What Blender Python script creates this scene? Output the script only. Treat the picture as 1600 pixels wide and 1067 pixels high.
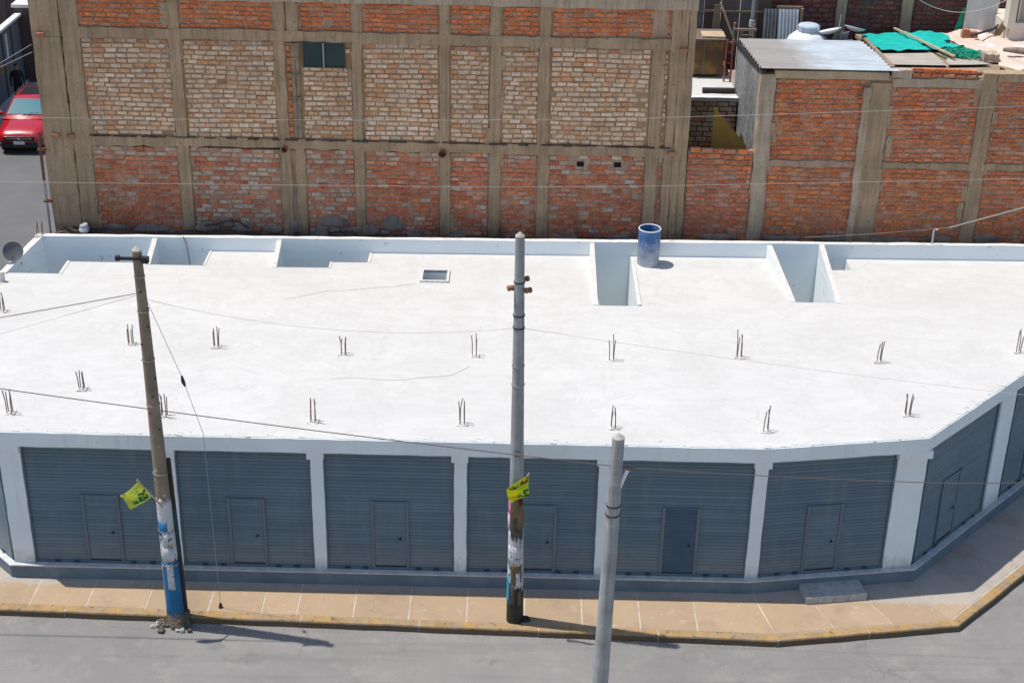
import bpy, bmesh, math, random
from mathutils import Vector, Matrix, Euler
from mathutils.geometry import delaunay_2d_cdt

random.seed(7)
for o in list(bpy.data.objects): bpy.data.objects.remove(o)
sc = bpy.context.scene
col = sc.collection
RD = math.radians

# ------------------------------------------------------------------ camera
CAM = Vector((0.0, -31.9, 19.2))
yaw, pitch, roll = RD(-.24), RD(26.3), RD(-1.15)
fwd = Vector((math.sin(yaw)*math.cos(pitch), math.cos(yaw)*math.cos(pitch), -math.sin(pitch)))
rgt = Vector((math.cos(yaw), -math.sin(yaw), 0)); dwn = fwd.cross(rgt)
r2 = rgt*math.cos(roll) + dwn*math.sin(roll); d2 = -rgt*math.sin(roll) + dwn*math.cos(roll)
cam = bpy.data.cameras.new('camera'); cam_o = bpy.data.objects.new('camera', cam); col.objects.link(cam_o)
M4 = Matrix((r2, -d2, -fwd)).transposed().to_4x4(); M4.translation = CAM
cam_o.matrix_world = M4
cam.sensor_fit = 'HORIZONTAL'; cam.sensor_width = 36; cam.lens = 54; cam.clip_end = 1500; cam.clip_start = .5
sc.camera = cam_o

# ------------------------------------------------------------------ sky, sun, exposure
SUN = Vector((-.385, .066, 1)).normalized()
w = bpy.data.worlds.new('World'); sc.world = w; w.use_nodes = True
nt = w.node_tree; bg = nt.nodes['Background']
sky = nt.nodes.new('ShaderNodeTexSky'); sky.sky_type = 'NISHITA'; sky.sun_disc = False
sky.sun_elevation = math.asin(SUN.z); sky.sun_rotation = math.atan2(SUN.x, SUN.y)
sky.air_density = 1.0; sky.dust_density = 1.0; sky.ozone_density = 1.0
nt.links.new(sky.outputs[0], bg.inputs[0]); bg.inputs[1].default_value = .135
sl = bpy.data.lights.new('sun', 'SUN'); sl.energy = 4.15; sl.angle = RD(.5); sl.color = (1, .945, .86)
so = bpy.data.objects.new('sun', sl); col.objects.link(so); so.location = (-20, 5, 40)
so.rotation_euler = SUN.to_track_quat('Z', 'Y').to_euler()
sc.view_settings.view_transform = 'Standard'; sc.view_settings.look = 'None'
sc.view_settings.exposure = 0.13; sc.view_settings.gamma = 1.0; sc.view_settings.use_curve_mapping = False
sc.render.engine = 'CYCLES'
sc.cycles.max_bounces = 7; sc.cycles.diffuse_bounces = 4

# ------------------------------------------------------------------ materials
MATS = {}
class NT:
    """small node-tree helper"""
    def __init__(s, name):
        s.m = bpy.data.materials.new(name); s.m.use_nodes = True
        s.t = s.m.node_tree; s.b = s.t.nodes['Principled BSDF']
        s.pos = s.n('ShaderNodeNewGeometry').outputs['Position']
        MATS[name] = s.m
    def n(s, typ, **kw):
        x = s.t.nodes.new(typ)
        for k, v in kw.items():
            if k.startswith('i_'): x.inputs[k[2:].replace('_', ' ')].default_value = v
            else: setattr(x, k, v)
        return x
    def l(s, a, b): s.t.links.new(a, b)
    def val(s, v, sock):
        if hasattr(v, 'links'): s.l(v, sock)
        else: sock.default_value = v
    def noise(s, scale, detail=5, rough=.55, vec=None, dist=0):
        x = s.n('ShaderNodeTexNoise'); x.inputs['Scale'].default_value = scale; x.inputs['Detail'].default_value = min(detail, 5)
        x.inputs['Roughness'].default_value = rough; x.inputs['Distortion'].default_value = dist
        s.l(vec or s.pos, x.inputs['Vector']); return x.outputs['Fac']
    def scaled(s, v):
        x = s.n('ShaderNodeMapping'); x.inputs['Scale'].default_value = v; s.l(s.pos, x.inputs['Vector']); return x.outputs[0]
    def ramp(s, fac, stops, mode='LINEAR'):
        x = s.n('ShaderNodeValToRGB'); x.color_ramp.interpolation = mode
        e = x.color_ramp.elements
        while len(e) < len(stops): e.new(.5)
        for el, (p, c) in zip(e, stops):
            el.position = p; el.color = (*c, 1) if isinstance(c, tuple) else (c, c, c, 1)
        s.l(fac, x.inputs[0]); return x.outputs[0]
    def mix(s, fac, a, b, mode='MIX'):
        x = s.n('ShaderNodeMix', data_type='RGBA', blend_type=mode)
        s.val(fac, x.inputs[0])
        for v, k in ((a, 6), (b, 7)):
            if isinstance(v, tuple): x.inputs[k].default_value = (*v, 1)
            else: s.l(v, x.inputs[k])
        return x.outputs[2]
    def math(s, op, a, b=0.0, c=0.0):
        x = s.n('ShaderNodeMath', operation=op)
        for v, k in ((a, 0), (b, 1), (c, 2)): s.val(v, x.inputs[k])
        return x.outputs[0]
    def sep(s):
        x = s.n('ShaderNodeSeparateXYZ'); s.l(s.pos, x.inputs[0]); return x.outputs
    def bump(s, h, strength=.3, dist=.01):
        x = s.n('ShaderNodeBump'); x.inputs['Strength'].default_value = strength; x.inputs['Distance'].default_value = dist
        s.l(h, x.inputs['Height']); s.l(x.outputs[0], s.b.inputs['Normal'])
    def color(s, c):
        if isinstance(c, tuple): s.b.inputs['Base Color'].default_value = (*c, 1)
        else: s.l(c, s.b.inputs['Base Color'])
    def rough(s, r, metal=0, spec=.4):
        s.val(r, s.b.inputs['Roughness']); s.b.inputs['Metallic'].default_value = metal
        s.b.inputs['Specular IOR Level'].default_value = spec

def mk(name, c1, c2=None, scale=2.0, rough=.85, bump=.25, bscale=40, metal=0, spec=.3, lo=.35, hi=.68, speck=None):
    s = NT(name); c2 = c2 or tuple(v*.8 for v in c1)
    f = s.ramp(s.noise(scale, 6), [(lo, 0.), (hi, 1.)])
    c = s.mix(f, c1, c2)
    if speck:
        f2 = s.ramp(s.noise(speck[1], 3), [(speck[2], 0.), (speck[2]+.05, 1.)]); c = s.mix(f2, c, speck[0])
    s.color(c); s.rough(rough, metal, spec)
    if bump: s.bump(s.noise(bscale, 4), bump, .01)
    return s.m

def brick_mat(name, tones, smear, smear_lo=.52, smear_hi=.66, damp_shade=False):
    s = NT(name)
    g = s.n('ShaderNodeNewGeometry'); oi = s.n('ShaderNodeObjectInfo')
    r = s.math('FRACT', s.math('ADD', g.outputs['Random Per Island'], oi.outputs['Random']))
    c = s.ramp(r, [(i/len(tones), t) for i, t in enumerate(tones)], 'CONSTANT')
    v = s.ramp(s.noise(9, 4), [(.3, .72), (.7, 1.2)])
    c = s.mix(1.0, c, v, 'MULTIPLY')
    f = s.ramp(s.noise(2.6, 7, .68), [(smear_lo, 0.), (smear_hi, 1.)])
    f2 = s.ramp(s.noise(17, 4, .6), [(.56, 0.), (.64, 1.)])
    c = s.mix(s.math('MULTIPLY', s.math('MAXIMUM', f, f2), .55), c, smear)
    # old water stains, broad patches and runs below the beams
    big = s.ramp(s.noise(.55, 6, .6), [(.30, .84), (.58, 1.08)]); c = s.mix(1.0, c, big, 'MULTIPLY')
    run = s.ramp(s.noise(1.0, 5, .62, s.scaled((4.5, 4.5, .35))), [(.54, 0.), (.74, .36)]); c = s.mix(run, c, tuple(v*.5 for v in smear))
    if damp_shade: c = damp_shade_mix(s, c)
    s.color(c); s.rough(.92, 0, .15); s.bump(s.noise(38, 6, .65), .8, .02)
    return s.m

def damp_shade_mix(s, c):
    # grime, wet staining and painted-in occlusion shade rising from the wall foot, ragged edge
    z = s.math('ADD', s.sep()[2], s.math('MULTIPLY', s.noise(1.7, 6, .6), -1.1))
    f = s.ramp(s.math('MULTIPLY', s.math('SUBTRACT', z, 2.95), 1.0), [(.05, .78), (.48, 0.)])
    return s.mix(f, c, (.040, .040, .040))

# back walls
TAN = [(.74, .53, .36), (.69, .45, .285), (.78, .61, .445), (.65, .38, .22), (.74, .49, .31), (.70, .52, .37), (.66, .33, .17), (.76, .57, .405)]
RED = [(.62, .19, .085), (.56, .165, .075), (.66, .235, .11), (.54, .205, .115), (.61, .175, .075), (.60, .29, .18), (.50, .14, .065)]
ORG = [(.66, .19, .065), (.59, .16, .055), (.70, .235, .085), (.54, .17, .075), (.63, .18, .06), (.56, .25, .14)]
MIXT = [(.54, .39, .28), (.52, .25, .155), (.58, .45, .34), (.50, .21, .12), (.53, .33, .22), (.56, .42, .32)]
brick_mat('brick_tan', TAN, (.52, .38, .26), damp_shade=False)
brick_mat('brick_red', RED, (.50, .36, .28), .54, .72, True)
brick_mat('brick_orange', ORG, (.50, .38, .29), .60, .80, False)
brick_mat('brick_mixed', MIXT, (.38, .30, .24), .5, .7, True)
brick_mat('brick_orange_damp_shade', ORG, (.42, .33, .27), .60, .78, True)
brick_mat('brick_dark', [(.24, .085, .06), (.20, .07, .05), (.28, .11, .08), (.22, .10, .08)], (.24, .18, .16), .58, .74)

def plaster(name, c1, c2, damp_shade=False, bs=22, bst=.5):
    s = NT(name)
    f = s.ramp(s.noise(1.1, 8, .65), [(.32, 0.), (.70, 1.)])
    c = s.mix(f, c1, c2)
    st = s.ramp(s.noise(1.0, 6, .65, s.scaled((9, 9, .6))), [(.46, 0.), (.68, .60)])
    c = s.mix(st, c, tuple(v*.62 for v in c2))
    pk = s.ramp(s.noise(15, 3), [(.665, 0.), (.70, .85)])
    c = s.mix(pk, c, tuple(v*.35 for v in c2))
    if damp_shade: c = damp_shade_mix(s, c)
    s.color(c); s.rough(.95, 0, .12)
    h = s.math('ADD', s.noise(bs, 6, .6), s.math('MULTIPLY', s.noise(3, 3), 1.5))
    s.bump(h, bst, .03)
    return s.m
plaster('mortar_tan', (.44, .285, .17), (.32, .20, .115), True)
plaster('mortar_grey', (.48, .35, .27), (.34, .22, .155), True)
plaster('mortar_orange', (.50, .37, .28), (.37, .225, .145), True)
plaster('mortar_dark', (.17, .13, .12), (.12, .09, .08))
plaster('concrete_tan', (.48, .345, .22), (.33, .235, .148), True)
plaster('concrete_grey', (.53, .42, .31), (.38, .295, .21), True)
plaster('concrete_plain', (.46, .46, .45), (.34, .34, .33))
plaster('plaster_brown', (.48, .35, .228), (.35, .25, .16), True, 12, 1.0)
plaster('render_grey', (.33, .34, .35), (.17, .175, .18), False, 9, .8)
plaster('rubble', (.33, .28, .24), (.18, .15, .125), False, 10, .8)
plaster('debris', (.13, .105, .085), (.06, .048, .04))
mk('terracotta', (.42, .19, .11), (.34, .15, .09), 6)
mk('rust', (.20, .085, .05), (.13, .06, .04), 9)
mk('hole_dark', (.012, .011, .010), rough=1, bump=0)  # near-black colour standing in for the shade inside holes
mk('glass_green', (.010, .035, .040), (.016, .05, .055), 1.2, .12, 0, spec=.5)
mk('frame_dark', (.05, .06, .065), rough=.5, bump=0)
mk('wood_old', (.33, .25, .17), (.20, .15, .10), 5, .9, .5, 30)
mk('wood_pale', (.50, .38, .25), (.38, .28, .18), 4, .85, .3, 30)

# the white building
def roof_material():
    s = NT('roof_white')
    n1 = s.ramp(s.noise(.45, 8, .62), [(.30, 0.), (.72, 1.)])
    c = s.mix(n1, (.585, .583, .568), (.525, .52, .505))
    st = s.ramp(s.noise(1.0, 6, .65, s.scaled((.55, 2.6, 1)), .9), [(.47, 0.), (.62, 1.)])
    c = s.mix(s.math('MULTIPLY', st, .35), c, (.49, .488, .48))
    wt_ = s.ramp(s.noise(.9, 7, .7, None, 1.5), [(.50, 0.), (.56, .5), (.60, .12), (.8, 0.)]); c = s.mix(wt_, c, (.485, .475, .46))
    fine = s.ramp(s.noise(1.0, 7, .72, s.scaled((3.5, 14, 1)), .6), [(.52, 0.), (.68, .45)]); c = s.mix(fine, c, (.47, .465, .455))
    pt = s.ramp(s.noise(2.2, 5, .7), [(.60, 0.), (.75, 1.)])
    c = s.mix(s.math('MULTIPLY', pt, .35), c, (.46, .44, .42))
    # hairline cracks, only here and there
    nv = s.n('ShaderNodeTexNoise'); nv.inputs['Scale'].default_value = 1.6; nv.inputs['Detail'].default_value = 5; s.l(s.pos, nv.inputs['Vector'])
    vm = s.n('ShaderNodeVectorMath', operation='MULTIPLY_ADD'); s.l(nv.outputs['Color'], vm.inputs[0]); vm.inputs[1].default_value = (1.1, 1.1, 0); s.l(s.pos, vm.inputs[2])
    vo = s.n('ShaderNodeTexVoronoi', feature='DISTANCE_TO_EDGE'); vo.inputs['Scale'].default_value = .42; s.l(vm.outputs[0], vo.inputs['Vector'])
    cr = s.ramp(vo.outputs['Distance'], [(.0, 1.), (.010, 0.)])
    msk = s.ramp(s.noise(.7, 3), [(.56, 0.), (.68, 1.)])
    crk = s.math('MULTIPLY', cr, msk)
    c = s.mix(s.math('MULTIPLY', crk, .32), c, (.27, .26, .25))
    sp = s.ramp(s.noise(30, 2), [(.74, 0.), (.78, .6)]); c = s.mix(sp, c, (.33, .31, .29))
    s.color(c); s.rough(.9, 0, .15)
    s.bump(s.math('ADD', s.noise(3.2, 7, .6), s.math('MULTIPLY', st, .25)), .35, .03)
    return s.m
roof_material()
def paint_material():
    s = NT('paint_pale')
    c = s.mix(s.ramp(s.noise(.9, 7, .62), [(.35, 0.), (.68, 1.)]), (.76, .82, .84), (.69, .745, .765))
    st = s.ramp(s.noise(1.0, 6, .65, s.scaled((6, 6, .45))), [(.56, 0.), (.78, .40)]); c = s.mix(st, c, (.50, .51, .50))
    foot = s.math('ADD', s.sep()[2], s.math('MULTIPLY', s.noise(6, 6, .7), -.75))
    c = s.mix(s.ramp(foot, [(.05, .65), (.42, 0.)]), c, (.33, .31, .28))
    c = s.mix(s.ramp(s.noise(13, 4, .6), [(.66, 0.), (.72, .6)]), c, (.46, .47, .47))
    s.color(c); s.rough(.78, 0, .25); s.bump(s.math('ADD', s.noise(5, 6, .6), s.math('MULTIPLY', s.noise(40, 3), .3)), .35, .02)
paint_material()
mk('paint_well', (.80, .85, .86), (.75, .80, .815), .6, .75, .25, 9, speck=((.58, .63, .66), 4, .66))
mk('broken_edge', (.70, .68, .65), (.52, .49, .46), 12, .95, .8, 50)
mk('plinth_paint', (.16, .21, .25), (.12, .155, .185), 2, .85, .3, 30)
def shutter_material():
    s = NT('shutter_paint'); oi = s.n('ShaderNodeObjectInfo')
    c = s.mix(s.ramp(s.noise(.8, 6, .6), [(.34, 0.), (.68, 1.)]), (.112, .172, .215), (.09, .145, .186))
    c = s.mix(1.0, c, s.ramp(oi.outputs['Random'], [(0., .90), (1., 1.09)]), 'MULTIPLY')
    du = s.ramp(s.noise(1.0, 6, .65, s.scaled((5, 5, .8))), [(.52, 0.), (.76, .35)]); c = s.mix(du, c, (.24, .235, .22))
    ft = s.math('ADD', s.sep()[2], s.math('MULTIPLY', s.noise(2.5, 6, .7), -1.0)); c = s.mix(s.ramp(ft, [(.1, .32), (.75, 0.)]), c, (.27, .25, .22))
    s.color(c); s.rough(.48, 0, .45); s.bump(s.noise(1.6, 4), .10, .05)
shutter_material()
mk('shutter_frame', (.115, .16, .20), (.10, .14, .175), 1.3, .5, .05, 60, .0, .5)
mk('shutter_blue', (.055, .10, .15), (.04, .08, .12), 3, .45, .1, 40)
mk('shutter_edge', (.06, .08, .10), rough=.5, bump=0)
mk('rebar_rust', (.17, .12, .09), (.26, .23, .20), 30, .8, .3, 120)
mk('metal_dark', (.03, .03, .032), rough=.5, bump=0)
mk('metal_grey', (.40, .41, .42), (.30, .30, .31), 6, .5, .1, 60, .6)

# streets
def road_material():
    s = NT('asphalt')
    n1 = s.ramp(s.noise(.35, 8, .62), [(.3, 0.), (.7, 1.)])
    c = s.mix(n1, (.265, .257, .248), (.205, .20, .196))
    n2 = s.ramp(s.noise(1.6, 6, .7), [(.52, 0.), (.70, 1.)]); c = s.mix(s.math('MULTIPLY', n2, .5), c, (.33, .31, .285))
    g = s.ramp(s.noise(95, 2, .5), [(.30, .70), (.70, 1.25)]); c = s.mix(1., c, g, 'MULTIPLY')
    st = s.ramp(s.noise(1.0, 5, .6, s.scaled((.18, 2.2, 1))), [(.5, 0.), (.64, .35)]); c = s.mix(st, c, (.16, .157, .153))
    ag = s.ramp(s.noise(42, 3, .6), [(.62, 0.), (.70, .6)]); c = s.mix(ag, c, (.40, .385, .36))
    ak = s.ramp(s.noise(33, 3, .6), [(.63, 0.), (.70, .7)]); c = s.mix(ak, c, (.10, .098, .095))
    nv = s.n('ShaderNodeTexNoise'); nv.inputs['Scale'].default_value = 2.5; nv.inputs['Detail'].default_value = 6; s.l(s.pos, nv.inputs['Vector'])
    vm = s.n('ShaderNodeVectorMath', operation='MULTIPLY_ADD'); s.l(nv.outputs['Color'], vm.inputs[0]); vm.inputs[1].default_value = (.7, .7, 0); s.l(s.pos, vm.inputs[2])
    vo = s.n('ShaderNodeTexVoronoi', feature='DISTANCE_TO_EDGE'); vo.inputs['Scale'].default_value = .55; s.l(vm.outputs[0], vo.inputs['Vector'])
    ck = s.math('MULTIPLY', s.ramp(vo.outputs['Distance'], [(0., 1.), (.012, 0.)]), s.ramp(s.noise(.5, 3), [(.56, 0.), (.66, .35)])); c = s.mix(ck, c, (.07, .068, .065))
    oil = s.ramp(s.noise(.9, 6, .65), [(.60, 0.), (.72, .5)]); c = s.mix(oil, c, (.13, .127, .124))
    s.color(c); s.rough(.93, 0, .2); s.bump(s.noise(55, 4), .8, .012)
road_material()
mk('street_grey', (.155, .155, .157), (.12, .12, .122), .5, .93, .4, 60)
def paving_material():
    s = NT('paving')
    oi = s.n('ShaderNodeObjectInfo')
    c = s.ramp(oi.outputs['Random'], [(0., (.39, .285, .19)), (.4, (.43, .315, .21)), (.75, (.37, .275, .185))])
    n1 = s.ramp(s.noise(1.3, 8, .66), [(.35, 0.), (.70, 1.)]); c = s.mix(s.math('MULTIPLY', n1, .6), c, (.36, .265, .175))
    n2 = s.ramp(s.noise(5, 6, .7), [(.58, 0.), (.74, 1.)]); c = s.mix(s.math('MULTIPLY', n2, .5), c, (.54, .47, .39))
    # whitewash dripped along the foot of the shop front
    y = s.math('ADD', s.sep()[1], s.math('MULTIPLY', s.noise(3.2, 7, .7), .55))
    f = s.ramp(s.math('ADD', y, 5.6), [(.48, 0.), (.58, .5)])
    c = s.mix(f, c, (.38, .40, .41))
    sp = s.ramp(s.noise(14, 4, .6), [(.68, 0.), (.72, .8)]); c = s.mix(sp, c, (.66, .64, .60))
    dk = s.ramp(s.noise(.8, 8, .7), [(.50, 0.), (.66, .55)]); c = s.mix(dk, c, (.25, .195, .14))
    gm = s.ramp(s.noise(24, 3, .6), [(.70, 0.), (.73, .7)]); c = s.mix(gm, c, (.12, .10, .085))
    s.color(c); s.rough(.92, 0, .15); s.bump(s.noise(45, 5), .5, .012)
paving_material()
mk('paving_joint', (.56, .51, .45), (.40, .35, .30), 6, .95, .5, 60)
s_ = NT('kerb_paint')
c_ = s_.mix(s_.ramp(s_.noise(2.3, 7, .68), [(.42, 0.), (.62, 1.)]), (.42, .27, .115), (.33, .255, .175))
c_ = s_.mix(s_.ramp(s_.noise(7, 5, .65), [(.58, 0.), (.66, .8)]), c_, (.13, .105, .08))
f_ = s_.math('ADD', s_.sep()[2], s_.math('MULTIPLY', s_.noise(5, 6, .7), -.06)); c_ = s_.mix(s_.ramp(s_.math('MULTIPLY', f_, 5.0), [(.46, .85), (.66, .05)]), c_, (.095, .072, .05))  # lower front darkened: scuffed-on dirt plus the face's shade painted in
s_.color(c_); s_.rough(.92, 0, .15); s_.bump(s_.noise(40, 5), .7, .012)
mk('earth', (.30, .25, .19), (.22, .18, .14), .3, .95, .4, 8)
mk('broken_asphalt', (.16, .13, .10), (.07, .06, .05), 9, .95, .8, 40)

# poles, flags, drum, misc
s_ = NT('pole_grey')
c_ = s_.mix(s_.ramp(s_.noise(2.6, 5), [(.35, 0.), (.68, 1.)]), (.37, .395, .40), (.27, .285, .29))
c_ = s_.mix(s_.ramp(s_.noise(1.0, 5, .65, s_.scaled((16, 16, .5))), [(.48, 0.), (.70, .65)]), c_, (.17, .175, .175))
c_ = s_.mix(s_.ramp(s_.noise(1.0, 4, .6, s_.scaled((3, 3, 9))), [(.62, 0.), (.70, .5)]), c_, (.46, .46, .45))
c_ = s_.mix(s_.ramp(s_.noise(22, 3), [(.67, 0.), (.71, .8)]), c_, (.11, .11, .11)); s_.color(c_); s_.rough(.88, 0, .2); s_.bump(s_.noise(28, 5), .5, .012)
mk('pole_brown', (.27, .215, .16), (.19, .15, .11), 1.8, .9, .4, 30, speck=((.42, .37, .31), 7, .66))
mk('pole_cap', (.46, .43, .38), (.36, .34, .30), 6, .9, .3, 40)
mk('pole_white', (.58, .60, .62), (.42, .44, .46), 4, .85, .3, 30, speck=((.25, .27, .28), 12, .64))
mk('pole_blue', (.02, .16, .34), (.015, .11, .24), 3, .7, .2, 30, speck=((.25, .34, .40), 9, .70))
mk('pole_black', (.018, .018, .020), (.035, .034, .033), 4, .55, .3, 30)
mk('paper_white', (.55, .57, .58), (.40, .41, .42), 7, .85, .3, 30, speck=((.10, .13, .16), 13, .60))
mk('paper_cyan', (.03, .36, .55), (.05, .26, .40), 6, .8, .2, 30)
mk('paper_blue', (.02, .13, .30), (.05, .20, .36), 6, .8, .2, 30)
mk('paper_pink', (.62, .16, .30), (.60, .30, .40), 5, .8, .1, 30)
mk('paper_pale_pink', (.66, .48, .53), (.58, .38, .44), 6, .8, .1, 30)
mk('paper_brown', (.20, .15, .07), (.10, .08, .045), 7, .8, .3, 30)
mk('paper_dark', (.05, .045, .04), (.12, .10, .08), 9, .8, .3, 30)
mk('paper_maroon', (.14, .02, .03), (.08, .015, .02), 7, .8, .1, 30)
mk('duct_teal', (.012, .07, .07), (.02, .05, .05), 6, .7, .2, 30)
mk('ink_dark', (.02, .03, .035), rough=.8, bump=0)
mk('ink_green', (.008, .10, .02), (.02, .17, .03), 8, .8, 0)
mk('ink_brown', (.16, .10, .01), rough=.8, bump=0)
def flag_mat(name, c1, c2, c3):
    s = NT(name)
    c = s.mix(s.ramp(s.noise(5.5, 4, .6), [(.38, 0.), (.62, 1.)]), c1, c2)
    c = s.mix(s.ramp(s.noise(9, 3), [(.56, 0.), (.68, .8)]), c, c3)
    s.color(c); s.rough(.7, 0, .2)
    tr = s.n('ShaderNodeBsdfTranslucent'); ms = s.n('ShaderNodeMixShader'); ms.inputs[0].default_value = .55
    s.l(c, tr.inputs[0]); s.l(s.b.outputs[0], ms.inputs[1]); s.l(tr.outputs[0], ms.inputs[2])
    out = s.t.nodes['Material Output']; s.l(ms.outputs[0], out.inputs[0])
flag_mat('flag_lime', (.80, .82, .10), (.66, .80, .30), (.78, .60, .03))
flag_mat('flag_yellow', (.88, .74, .01), (.62, .78, .05), (.12, .55, .06))
s_ = NT('drum_blue')
c_ = s_.mix(s_.ramp(s_.noise(5, 5), [(.40, 0.), (.66, 1.)]), (.035, .12, .31), (.10, .20, .38))
h_ = s_.math('ADD', s_.math('SUBTRACT', s_.sep()[2], 3.74), s_.math('MULTIPLY', s_.math('SUBTRACT', s_.noise(7, 6, .7), .5), 1.1))
c_ = s_.mix(s_.ramp(h_, [(.05, .85), (.70, .0)]), c_, (.50, .51, .50))
c_ = s_.mix(s_.ramp(s_.noise(16, 4), [(.62, 0.), (.68, .7)]), c_, (.40, .44, .48)); s_.color(c_); s_.rough(.5, 0, .4); s_.bump(s_.noise(20, 3), .15, .01)
mk('drum_pale', (.42, .45, .48), (.50, .50, .48), 7, .7, .2, 18, lo=.3, hi=.6, speck=((.12, .22, .38), 5, .60))
mk('drum_rim', (.62, .66, .68), rough=.5, bump=0)
mk('wire_grey', (.30, .30, .29), rough=.7, bump=0)
mk('wire_dark', (.05, .05, .05), rough=.7, bump=0)
mk('wire_brown', (.12, .10, .085), rough=.7, bump=0)
mk('wire_pale', (.55, .53, .50), rough=.7, bump=0)
mk('insulator', (.32, .14, .08), (.20, .08, .05), 12, .4, 0)
mk('plastic_white', (.74, .76, .78), (.64, .66, .68), 3, .6, .1, 20)
mk('tank_lid', (.48, .55, .62), (.40, .47, .54), 4, .5, .1, 20)
s_ = NT('zinc')
c_ = s_.mix(s_.ramp(s_.noise(1.3, 6), [(.35, 0.), (.66, 1.)]), (.42, .47, .51), (.52, .57, .61))
x_ = s_.math('ADD', s_.sep()[0], s_.math('MULTIPLY', s_.noise(.7, 6, .7), -2.2)); c_ = s_.mix(s_.ramp(s_.math('MULTIPLY', s_.math('SUBTRACT', x_, 5.0), .5), [(.42, .85), (.85, 0.)]), c_, (.30, .265, .235))
c_ = s_.mix(s_.ramp(s_.noise(1.0, 5, .6, s_.scaled((.6, 7, 1))), [(.52, 0.), (.68, .5)]), c_, (.22, .20, .185)); s_.color(c_); s_.rough(.55, .15, .4)
mk('zinc_dull', (.26, .25, .235), (.34, .335, .33), 1.2, .55, .1, 30, .3, .4)
mk('zinc_white', (.56, .60, .62), (.48, .52, .54), 2, .55, .05, 30, .1)
mk('tarp_green', (.004, .44, .385), (.005, .37, .32), 2.5, .55, .25, 14, spec=.4)
mk('net_green', (.006, .28, .17), (.01, .20, .13), 9, .8, 0)
mk('board_grey', (.43, .38, .33), (.34, .30, .26), 2.2, .85, .15, 25)
mk('board_yellow', (.66, .40, .10), (.50, .28, .06), 2.2, .8, .15, 20)
mk('pink_plaster', (.62, .49, .41), (.52, .40, .33), 1.5, .95, .5, 12, speck=((.72, .66, .60), 3, .58))
mk('tin_brown', (.20, .155, .125), (.12, .10, .085), 1.1, .7, .25, 20)
mk('tin_grey', (.20, .205, .21), (.12, .125, .13), 1.6, .6, .2, 20)
mk('tank_brown', (.13, .085, .045), (.26, .15, .05), 2.6, .75, .3, 18, lo=.45, hi=.60)
mk('red_paint', (.30, .05, .03), (.40, .16, .12), 9, .7, .2, 30)
mk('cream', (.66, .60, .52), (.58, .52, .45), 2, .85, .15, 25)
mk('fence_blue', (.060, .080, .105), (.085, .095, .11), 1.4, .6, .2, 18)
mk('fence_cap', (.72, .72, .70), (.60, .60, .58), 3, .9, .3, 30)
mk('dish_grey', (.085, .09, .097), (.11, .115, .12), 4, .5, .1, 30)
s_ = NT('car_red'); s_.color((.40, .004, .012)); s_.rough(.25, .0, .5); s_.b.inputs['Coat Weight'].default_value = .8; s_.b.inputs['Coat Roughness'].default_value = .06
s_ = NT('car_glass'); s_.color((.015, .14, .19)); s_.rough(.12, 0, .25)
s_ = NT('car_black'); s_.color((.012, .012, .013)); s_.rough(.35, 0, .4)
s_ = NT('car_lamp'); s_.color((.65, .70, .75)); s_.rough(.12, .3, .8)
s_ = NT('car_chrome'); s_.color((.7, .7, .72)); s_.rough(.2, 1., .5)
mk('tyre', (.018, .018, .018), rough=.85, bump=0)
mk('skin', (.36, .21, .14), rough=.6, bump=0)
mk('cloth_black', (.012, .012, .014), (.02, .02, .022), 8, .9, .2, 40)
mk('hair_black', (.01, .009, .008), rough=.7, bump=0)

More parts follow.
